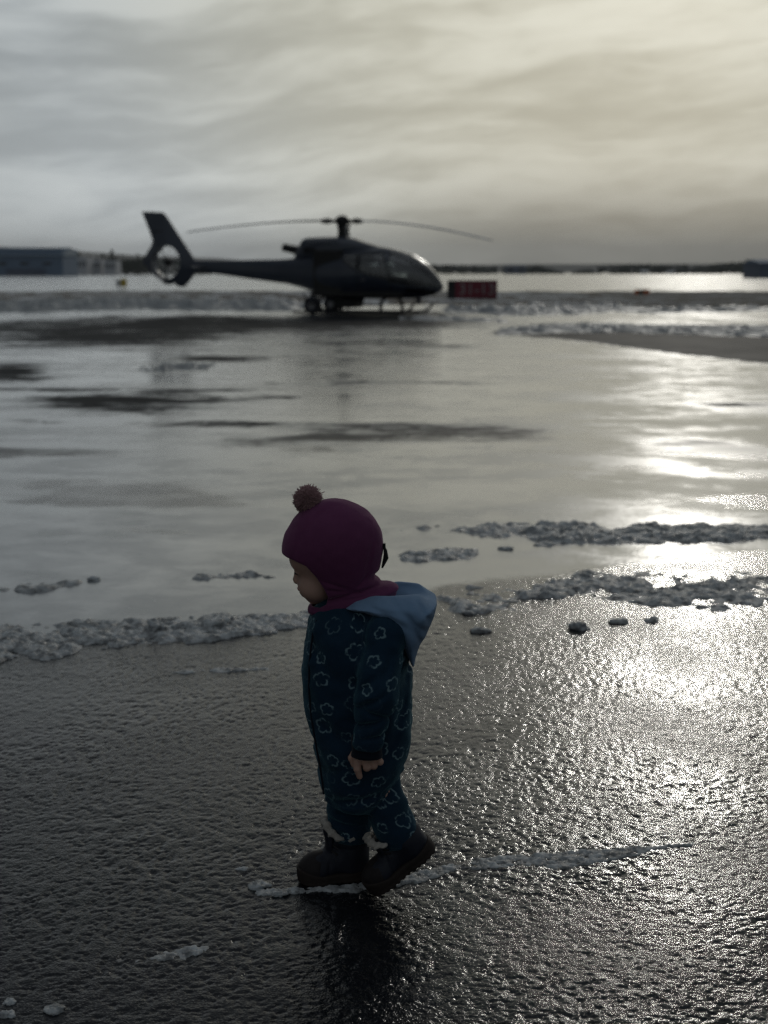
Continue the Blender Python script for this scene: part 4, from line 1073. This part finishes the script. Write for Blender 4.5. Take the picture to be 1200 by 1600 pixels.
# undercarriage
for s_ in (-1, 1):
    sk = MB().tube([(hx(478), s_ * .98, .09), (hx(500), s_ * .98, .07), (hx(640), s_ * .98, .07), (hx(650), s_ * .97, .10), (hx(657), s_ * .93, .20), (hx(662), s_ * .86, .36)], .042, 12).build('skid', m_hblack, heli, True)
    MB().box((hx(586), s_ * 1.10 - .07, .30), (hx(612), s_ * 1.10 + .07, .34)).build('step', m_hblack, heli, bevel=.01)
    wx_ = hx(503.5)
    wh = MB(); 
    wh.tube([(wx_, s_ * .66, .29), (wx_, s_ * .69, .29), (wx_, s_ * .85, .29), (wx_, s_ * .88, .29)], [.23, .29, .29, .23], 28)
    wo = wh.build('ground_wheel', m_tyre, heli, True)
    MB().tube([(wx_, s_ * .65, .29), (wx_, s_ * .89, .29)], .12, 16).build('rim', m_steel, wo, True)
    mb = MB(); mb.tube([(wx_, s_ * .9, .29), (wx_ + .15, s_ * .95, .5), (wx_ + .5, s_ * .98, .13)], .03, 8); mb.tube([(wx_, s_ * .9, .29), (wx_ - .25, s_ * .95, .66)], .025, 8); mb.build('wheel_bracket', m_hblack, heli, True)
for px_ in (515, 612):
    MB().tube([(hx(px_), -.98, .07), (hx(px_), -.88, .38), (hx(px_), -.5, .58), (hx(px_), .5, .58), (hx(px_), .88, .38), (hx(px_), .98, .07)], .055, 12).build('cross_tube', m_hblack, heli, True)
MB().tube([(hx(655), 0, hzz(464)), (hx(652), 0, hzz(474))], [.09, .07], 12).build('landing_light', m_steel, heli, True)
MB().prism([hp_(560, 466), hp_(570, 466), hp_(566, 476), hp_(562, 476)], -.01, .01).build('belly_antenna', m_hblack, heli)
MB().box((hx(528), -.42, hzz(480)), (hx(560), .42, hzz(465))).build('cargo_pod', m_hblack, heli, bevel=.06)

# ------------------------------------------------------------------ airfield signs
m_red, t, b = material('sign_red', (.20, .010, .022), .45); t.inp(b.inputs['Base Color'], t.mix(t.noise(t.obj(), 6, 4), (.13, .006, .02), (.18, .010, .03)))
m_white, t, b = material('sign_white', (.75, .75, .73), .5); t.inp(b.inputs['Base Color'], t.mix(t.noise(t.obj(), 7, 3), (.50, .50, .49), (.62, .62, .61)))
m_yel, t, b = material('sign_yellow', (.55, .40, .03), .5); t.inp(b.inputs['Base Color'], t.mix(t.noise(t.obj(), 7, 3), (.48, .34, .02), (.62, .46, .05)))
m_org, t, b = material('marker_orange', (.55, .12, .02), .45); t.inp(b.inputs['Base Color'], t.mix(t.noise(t.obj(), 7, 3), (.45, .09, .012), (.62, .15, .03)))
DS = 62.0; ss = S(DS, 440)
sg = empty('runway_sign', (W(738, 440, DS)[0], DS, 0)); tag(sg, 'red holding position sign with white numbers standing behind the helicopter nose', 'sign')
zb_, zt_ = W(600, 467, DS)[2], W(600, 438, DS)[2]; hwid = 39 * ss
zb_ = max(zb_, .12)
MB().box((-hwid, -.13, zb_), (hwid, .13, zt_)).build('sign_box', m_hblack, sg, bevel=.03)
MB().box((-hwid + .36, -.142, zb_ + .03), (hwid - .04, -.131, zt_ - .03)).build('red_face', m_red, sg)
MB().box((-hwid + .04, -.142, zb_ + .03), (-hwid + .34, -.131, zt_ - .03)).build('dark_face', m_hblack, sg)
fc = bpy.data.curves.new('lettering', 'FONT'); fc.body = '31-13'; fc.size = (zt_ - zb_) * .82; fc.align_x = 'CENTER'; fc.align_y = 'CENTER'; fc.extrude = .004; fc.offset = .0; fc.space_character = 1.05
tmp = bpy.data.objects.new('lettering_curve', fc); COL.objects.link(tmp); bpy.context.view_layer.update()
lme = bpy.data.meshes.new_from_object(tmp.evaluated_get(bpy.context.evaluated_depsgraph_get())); bpy.data.objects.remove(tmp)
fo = bpy.data.objects.new('lettering', lme); COL.objects.link(fo); fo.parent = sg; fo.location = (.20, -.15, (zb_ + zt_) / 2); fo.rotation_euler = (pi / 2, 0, 0); fo.data.materials.clear(); m_let = m_white.copy(); m_let.name = 'shaded_lettering'; m_let.node_tree.nodes['Mix'].inputs[6].default_value = (.22, .2, .2, 1); m_let.node_tree.nodes['Mix'].inputs[7].default_value = (.30, .28, .28, 1); fo.data.materials.append(m_let)  # white numbers toned grey: backlit shade and blur put into the colour
for x_ in (-hwid * .8, -hwid * .25, hwid * .3, hwid * .8): MB().tube([(x_, 0, 0), (x_, 0, zb_ + .02)], .04, 10).build('leg', m_steel, sg, True)
# orange and black marker
DM = 78.0; sm_ = S(DM, 457)
mk = empty('marker_board', (W(1003, 457, DM)[0], DM, 0)); tag(mk, 'low orange and black marker board on short legs at the right verge', 'marker')
z1_, z0_ = W(600, 452.5, DM)[2], W(600, 460.5, DM)[2]; z0_ = max(z0_, .1)
MB().box((-.42, -.06, z0_), (.42, .06, z1_)).build('board', m_org, mk, bevel=.02)
MB().box((-.20, -.075, z0_ + .01), (.06, -.062, z1_ - .01)).build('black_panel', m_hblack, mk)
for x_ in (-.25, .25): MB().tube([(x_, 0, 0), (x_, 0, z0_ + .02)], .03, 8).build('leg', m_steel, mk, True)
# yellow and white marker
DM = 118.0; sm_ = S(DM, 441)
mk = empty('marker_board', (W(190, 441, DM)[0], DM, 0)); tag(mk, 'small yellow and white marker box on the far snowy strip left of the helicopter tail', 'marker')
z1_, z0_ = W(600, 435.5, DM)[2], .12
MB().box((-.02, -.2, z0_), (.42, .2, z1_)).build('yellow_box', m_yel, mk, bevel=.02)
MB().box((-.46, -.15, z0_), (-.03, .15, z1_ - .08)).build('white_box', m_white, mk, bevel=.02)

# ------------------------------------------------------------------ verge of dead grass and old snow
m_vg, t, b = material('verge', rough=.95)
p = t.geo(); n1 = t.noise(p, .45, 5, .65); n2 = t.noise(p, 3.5, 5, .7); xx_, yy_, zz_ = t.xyz(p)[:3]
g = t.mix(n2, (.10, .088, .07), (.24, .21, .17))
sn = t.map(t.m('ADD', t.m('MULTIPLY', n1, .8), t.m('MULTIPLY', n2, .4)), .56, .66)
sn = t.m('MULTIPLY', sn, t.map(xx_, 6, 14, 1.0, .35))
t.inp(b.inputs['Base Color'], t.mix(sn, g, (.70, .71, .72))); t.inp(b.inputs['Normal'], t.bump(n2, 1.0, .12)); b.inputs['Specular IOR Level'].default_value = .2
X, Y = np.meshgrid(np.concatenate([np.arange(-160, -34, 3.), np.arange(-34, 40, .22), np.arange(40, 160, 3.)]), np.concatenate([np.arange(44, 75, .25), np.arange(75, 110, .6)]), indexing='xy')
u, vv = project(X, Y, 0 * X)
tp = 456.5 + (fbm(X * .05, Y * 0, 3, 31) - .5) * 3; bt = np.interp(u, [-900, 0, 400, 690, 800, 1000, 1200, 2300], [474, 474, 474, 477, 482, 482, 481, 481]) + (fbm(X * .25, Y * .1, 4, 33) - .5) * 9
mk_ = np.minimum(sstep(0, 2, vv - tp), sstep(0, 3, bt - vv))
h = -.02 + mk_ * (.05 + .16 * fbm(X * .8, Y * .8, 4, 35))
ny, nx = X.shape; idx = np.arange(nx * ny).reshape(ny, nx); F = np.stack([idx[:-1, :-1], idx[:-1, 1:], idx[1:, 1:], idx[1:, :-1]], -1).reshape(-1, 4)
hf = h.ravel(); F = F[hf[F].max(1) > 0]; used = np.unique(F); mp = -np.ones(nx * ny, int); mp[used] = np.arange(len(used))
vg = mesh_np('grass_verge', np.stack([X.ravel(), Y.ravel(), hf], -1)[used], mp[F], m_vg); tag(vg, kind='structure')
slush('long dark and white snow bank along the apron edge left of the helicopter', [(-80, 481, 7, .9), (40, 480, 8, 1.0), (150, 478, 8, 1.0), (230, 476, 8, .8), (320, 480, 6, 1.1), (400, 480, 5, 1.1), (470, 482, 4, .5)], .12, .22, .9, 41, thr=.30, sheet=.03, name='snow_bank', cat='snow bank', group='banks of old snow at the apron edge')
slush('low ragged snow bank right of the sign in front of the dark verge', [(690, 486, 5, .5), (780, 487, 7, .9), (860, 486, 8, .9), (960, 482, 5, .8), (1040, 486, 4, .3), (1100, 484, 4, .6), (1250, 482, 4, .6)], .10, .16, .7, 43, thr=.35, sheet=.02, name='snow_bank', cat='snow bank', group='banks of old snow at the apron edge')
slush('dark slush ridge along the top edge of the bare asphalt wedge on the right', [(770, 520, 4, .7), (830, 516, 6, .9), (900, 514, 8, 1.0), (1000, 514, 7, .9), (1100, 518, 6, .8), (1250, 520, 7, .9)], .06, .09, .4, 45, thr=.30, sheet=.012)
slush('thin slush line right of the helicopter skids', [(640, 497, 3, .6), (720, 500, 3, .7), (800, 502, 3, .7)], .06, .06, .35, 47, thr=.3, sheet=.012)

# ------------------------------------------------------------------ far buildings and woods
def blocky(name, px0, px1, ytop, D, depth, mat_wall, label, cat='building', roofh=0, mat_roof=None, wins=0, group=None):
    xa, xb = W(px0, 425, D)[0], W(px1, 425, D)[0]; zt = W(600, ytop, D)[2]
    e = empty(name, ((xa + xb) / 2, D, 0)); tag(e, label, cat, group); hw_ = (xb - xa) / 2
    MB().box((-hw_, 0, -.3), (hw_, depth, zt - roofh)).build('wall', mat_wall, e)
    if roofh:
        MB().add([(-hw_ - .3, -.4, zt - roofh), (hw_ + .3, -.4, zt - roofh), (hw_ + .3, depth + .4, zt - roofh), (-hw_ - .3, depth + .4, zt - roofh), (-hw_ - .3, depth / 2, zt), (hw_ + .3, depth / 2, zt)],
                 [(0, 1, 5, 4), (2, 3, 4, 5), (0, 4, 3), (1, 2, 5), (0, 3, 2, 1)]).build('roof', mat_roof or mat_wall, e)
    for i in range(wins):
        x_ = -hw_ + (i + .5) * 2 * hw_ / wins
        MB().box((x_ - hw_ / wins * .45, -.12, (zt - roofh) * .45), (x_ + hw_ / wins * .45, .05, (zt - roofh) * .78)).build('window', m_dkwin, e)
    return e, hw_, zt
def wallmat(nm, a, b_):
    m, t, b = material(nm, rough=.8); p = t.obj(); n = t.noise(p, .25, 4, .6); t.inp(b.inputs['Base Color'], t.mix(n, a, b_)); return m
m_dkwin, t, b = material('dark_window', (.02, .025, .03), .15)
m_hw = wallmat('hangar_cladding', (.13, .19, .27), (.19, .26, .36)); m_hr = wallmat('hangar_roof', (.30, .36, .41), (.38, .44, .49)); m_pale = wallmat('pale_render', (.50, .51, .53), (.68, .68, .70)); m_bl = wallmat('slate_wall', (.09, .11, .15), (.15, .18, .24))
e, hw_, zt = blocky('hangar', -330, 99, 388.5, 520, 25, m_hw, 'long low blue grey hangar at the far left edge of the airfield', 'hangar')
MB().add([(-hw_ - .5, -1.2, zt - 2.6), (hw_ + .5, -1.2, zt - 2.6), (hw_ + .5, 12, zt + .6), (-hw_ - .5, 12, zt + .6), (-hw_ - .5, 26, zt - 2.6), (hw_ + .5, 26, zt - 2.6)], [(0, 1, 2, 3), (3, 2, 5, 4), (0, 3, 4), (1, 5, 2), (0, 4, 5, 1)]).build('roof', m_hr, e)
for i in range(5):
    x_ = hw_ - 14 - i * 19; d_ = MB().box((x_ - 7.5, -.35, 0), (x_ + 7.5, -.05, 2.6)).build('door', m_bl, e)
for i in range(12):
    x_ = hw_ - 6 - i * 8.4; MB().box((x_ - 1.6, -.25, 4.0), (x_ + 1.6, -.05, 4.9)).build('window', m_dkwin, e)
blocky('terminal_building', 121, 136, 402, 640, 15, m_pale, 'narrow pale block beside the right end of the hangar', wins=3)
blocky('apartment_block', 139, 158, 405, 660, 14, m_pale, 'pale flat roofed block, second from the hangar', wins=5)
blocky('apartment_block', 163, 181, 407, 650, 14, m_pale, 'pale block in front of the tallest far conifer', wins=4)
blocky('small_house', 1004, 1013, 422, 850, 9, m_white, 'small white house at the foot of the far right woods', 'house', 1.2, m_pale, 2)
blocky('small_house', 1045, 1054, 423, 860, 9, m_pale, 'small white house right of the first white house', 'house', 1.0, m_pale, 2)
blocky('storage_shed', 1187, 1260, 405, 300, 14, m_bl, 'dark blue grey shed cut off by the right edge', 'shed', 0.8, m_hw, 0)
blocky('control_hut', 790, 822, 414, 900, 10, m_bl, 'low dark hut on the horizon just right of the red sign', 'hut', 1.0, m_bl, 2)
m_wood = wallmat('bark', (.05, .04, .03), (.09, .07, .05)); m_leaf, t, b = material('conifer_green', rough=.9); t.inp(b.inputs['Base Color'], t.mix(t.noise(t.geo(), .4, 3), (.10, .115, .10), (.145, .16, .14)))
def tree_mesh(H_, R_, seed, conic=True, nleaf=420):
    rs = np.random.RandomState(seed); V = []; F = []
    for i in range(nleaf):
        q = rs.uniform(.08, 1) ** .8; 
        rr_ = R_ * ((1 - q) * 1.05 + .04 if conic else sqrt(max(0, 1 - (2 * q - 1.1) ** 2 / 1.2))) * rs.uniform(.3, 1.1); a = rs.uniform(0, 2 * pi)
        c = np.array([rr_ * cos(a), rr_ * sin(a), H_ * q]); s_ = H_ * rs.uniform(.03, .075); k_ = len(V)
        n_ = rs.normal(size=3); n_ /= np.linalg.norm(n_); u_ = np.cross(n_, [0, 0, 1.0]); u_ /= np.linalg.norm(u_) + 1e-9; w_ = np.cross(n_, u_)
        for g in range(5):
            b_ = 2 * pi * g / 5; V.append(c + (u_ * cos(b_) + w_ * sin(b_)) * s_ * rs.uniform(.6, 1.2))
        F.append(tuple(range(k_, k_ + 5)))
    return V, F
tcount = 0
WH = ['second', 'third', 'fourth', 'fifth', 'sixth', 'seventh', 'eighth', 'ninth', 'tenth', 'eleventh', 'twelfth', 'thirteenth']
for i, (px_, yt) in enumerate([(124, 395), (133, 401), (141, 400), (152, 402), (161, 397), (168, 400), (176, 391.5), (184, 401), (192, 400), (200, 402), (208, 403), (216, 398), (224, 401)]):
    D_ = 700 + (i * 37) % 40; H_ = W(600, yt, D_)[2]; c = W(px_, 425, D_)
    e = empty('conifer_tree', (c[0], D_, 0))
    tag(e, {0: 'spiky conifer nearest the right end of the hangar', 6: 'tallest conifer in the row between hangar and helicopter tail'}.get(i, 'far conifer, %s from the hangar in the row left of the tail' % WH[i - 1]), 'tree', 'conifers between the hangar and the helicopter tail')
    MB().tube([(0, 0, 0), (0, 0, H_ * .95)], [H_ * .02, H_ * .004], 6).build('trunk', m_wood, e, True)
    V, F = tree_mesh(H_, H_ * .2, 100 + i); mesh_np('crown', V, F, m_leaf, e, False)
def woods(name, px0, px1, D, base, var, seed, label):
    """a belt of far trees that reads as one mass"""
    rs = np.random.RandomState(seed); V = []; F = []; xa, xb = W(px0, 425, D)[0], W(px1, 425, D)[0]
    n_ = int((xb - xa) / .7)
    for i in range(n_):
        x_ = rs.uniform(xa, xb); hh = (base + var * (float(fbm(np.array(x_ * .02), np.array(seed * 1.0), 4, 3)) - .3) * 2) * sstep(0, 25, min(x_ - xa, xb - x_) + 4)
        for _ in range(9):
            c = np.array([x_ + rs.normal() * 1.2, D + rs.uniform(-12, 12), hh * rs.uniform(.05, 1.0)]); s_ = rs.uniform(.6, 1.7); k_ = len(V); n2_ = rs.normal(size=3); n2_ /= np.linalg.norm(n2_)
            u_ = np.cross(n2_, [0, 0, 1.0]); u_ /= np.linalg.norm(u_) + 1e-9; w_ = np.cross(n2_, u_)
            for g in range(5):
                b_ = 2 * pi * g / 5; V.append(c + (u_ * cos(b_) + w_ * sin(b_)) * s_)
            F.append(tuple(range(k_, k_ + 5)))
    o = mesh_np(name, V, F, m_leaf, None, False); tag(o, label, 'woods', kind='stuff')
woods('far_woods', 118, 330, 780, 7.5, 4, 3, 'belt of grey green far woods behind the helicopter tail')
woods('far_woods', 900, 1290, 950, 4.0, 5, 5, 'dark belt of woods on the right horizon')
woods('far_woods', 560, 880, 1000, 4, 4, 7, 'low belt of woods on the horizon above the red sign')
m_hill, t, b = material('hill', rough=1.0); t.inp(b.inputs['Base Color'], t.mix(t.noise(t.geo(), .004, 5), (.05, .055, .05), (.13, .13, .13)))
def hills(D, depth, px0, px1, hfun, seed, n_=160, m=14):
    xs = np.linspace(W(px0, 425, D)[0], W(px1, 425, D)[0], n_); V = []
    for j in range(m + 1):
        q = j / m
        for x_ in xs:
            u_ = 600 + x_ / D * 2166; z_ = hfun(u_) * D / 2166 * sin(min(q * 1.6, 1) * pi / 2) * (.8 + .4 * float(fbm(np.array(x_ / D * 9), np.array(q * 2), 4, seed)))
            V.append((x_, D - depth * .5 + depth * q, max(z_, 0) * (1 if j < m else 0) - 2 * (j == 0)))
    idx = np.arange(n_ * (m + 1)).reshape(m + 1, n_); F = np.stack([idx[:-1, :-1], idx[:-1, 1:], idx[1:, 1:], idx[1:, :-1]], -1).reshape(-1, 4)
    o = mesh_np('hills', np.array(V), F, m_hill); tag(o, kind='structure')
hills(3200, 900, -500, 2100, lambda u: np.interp(u, [-500, 200, 330, 500, 700, 900, 1200, 2100], [5, 9, 9, 9, 13, 13, 13, 16]), 51)
hills(9000, 2500, -900, 2300, lambda u: np.interp(u, [-900, -100, 60, 200, 330, 480, 600, 800, 1200, 2300], [50, 44, 36, 26, 22, 10, 6, 13, 12, 20]), 53)
mst = empty('lamp_mast', (W(1170, 425, 420)[0], 420, 0)); tag(mst, 'thin grey mast on the horizon left of the cut off shed', 'mast')
MB().tube([(0, 0, 0), (0, 0, W(600, 406, 420)[2])], [.35, .2], 8).build('pole', m_steel, mst, True)
MB().box((-1.2, -.3, W(600, 407.5, 420)[2]), (1.2, .3, W(600, 405.8, 420)[2])).build('lamp_head', m_hblack, mst)

# ------------------------------------------------------------------ haze
HZ = bpy.data.materials.new('haze'); HZ.use_nodes = True; t = NT(HZ.node_tree); t.N.clear()
out = t.n('ShaderNodeOutputMaterial'); pv = t.n('ShaderNodeVolumePrincipled'); pv.inputs['Color'].default_value = (.96, .97, .98, 1); pv.inputs['Density'].default_value = 8e-5; pv.inputs['Anisotropy'].default_value = .3
t.L.new(pv.outputs[0], out.inputs['Volume'])
hz_o = MB().box((-16500, -1500, -4), (16500, 16500, 300)).build('haze', HZ); tag(hz_o, kind='stuff')
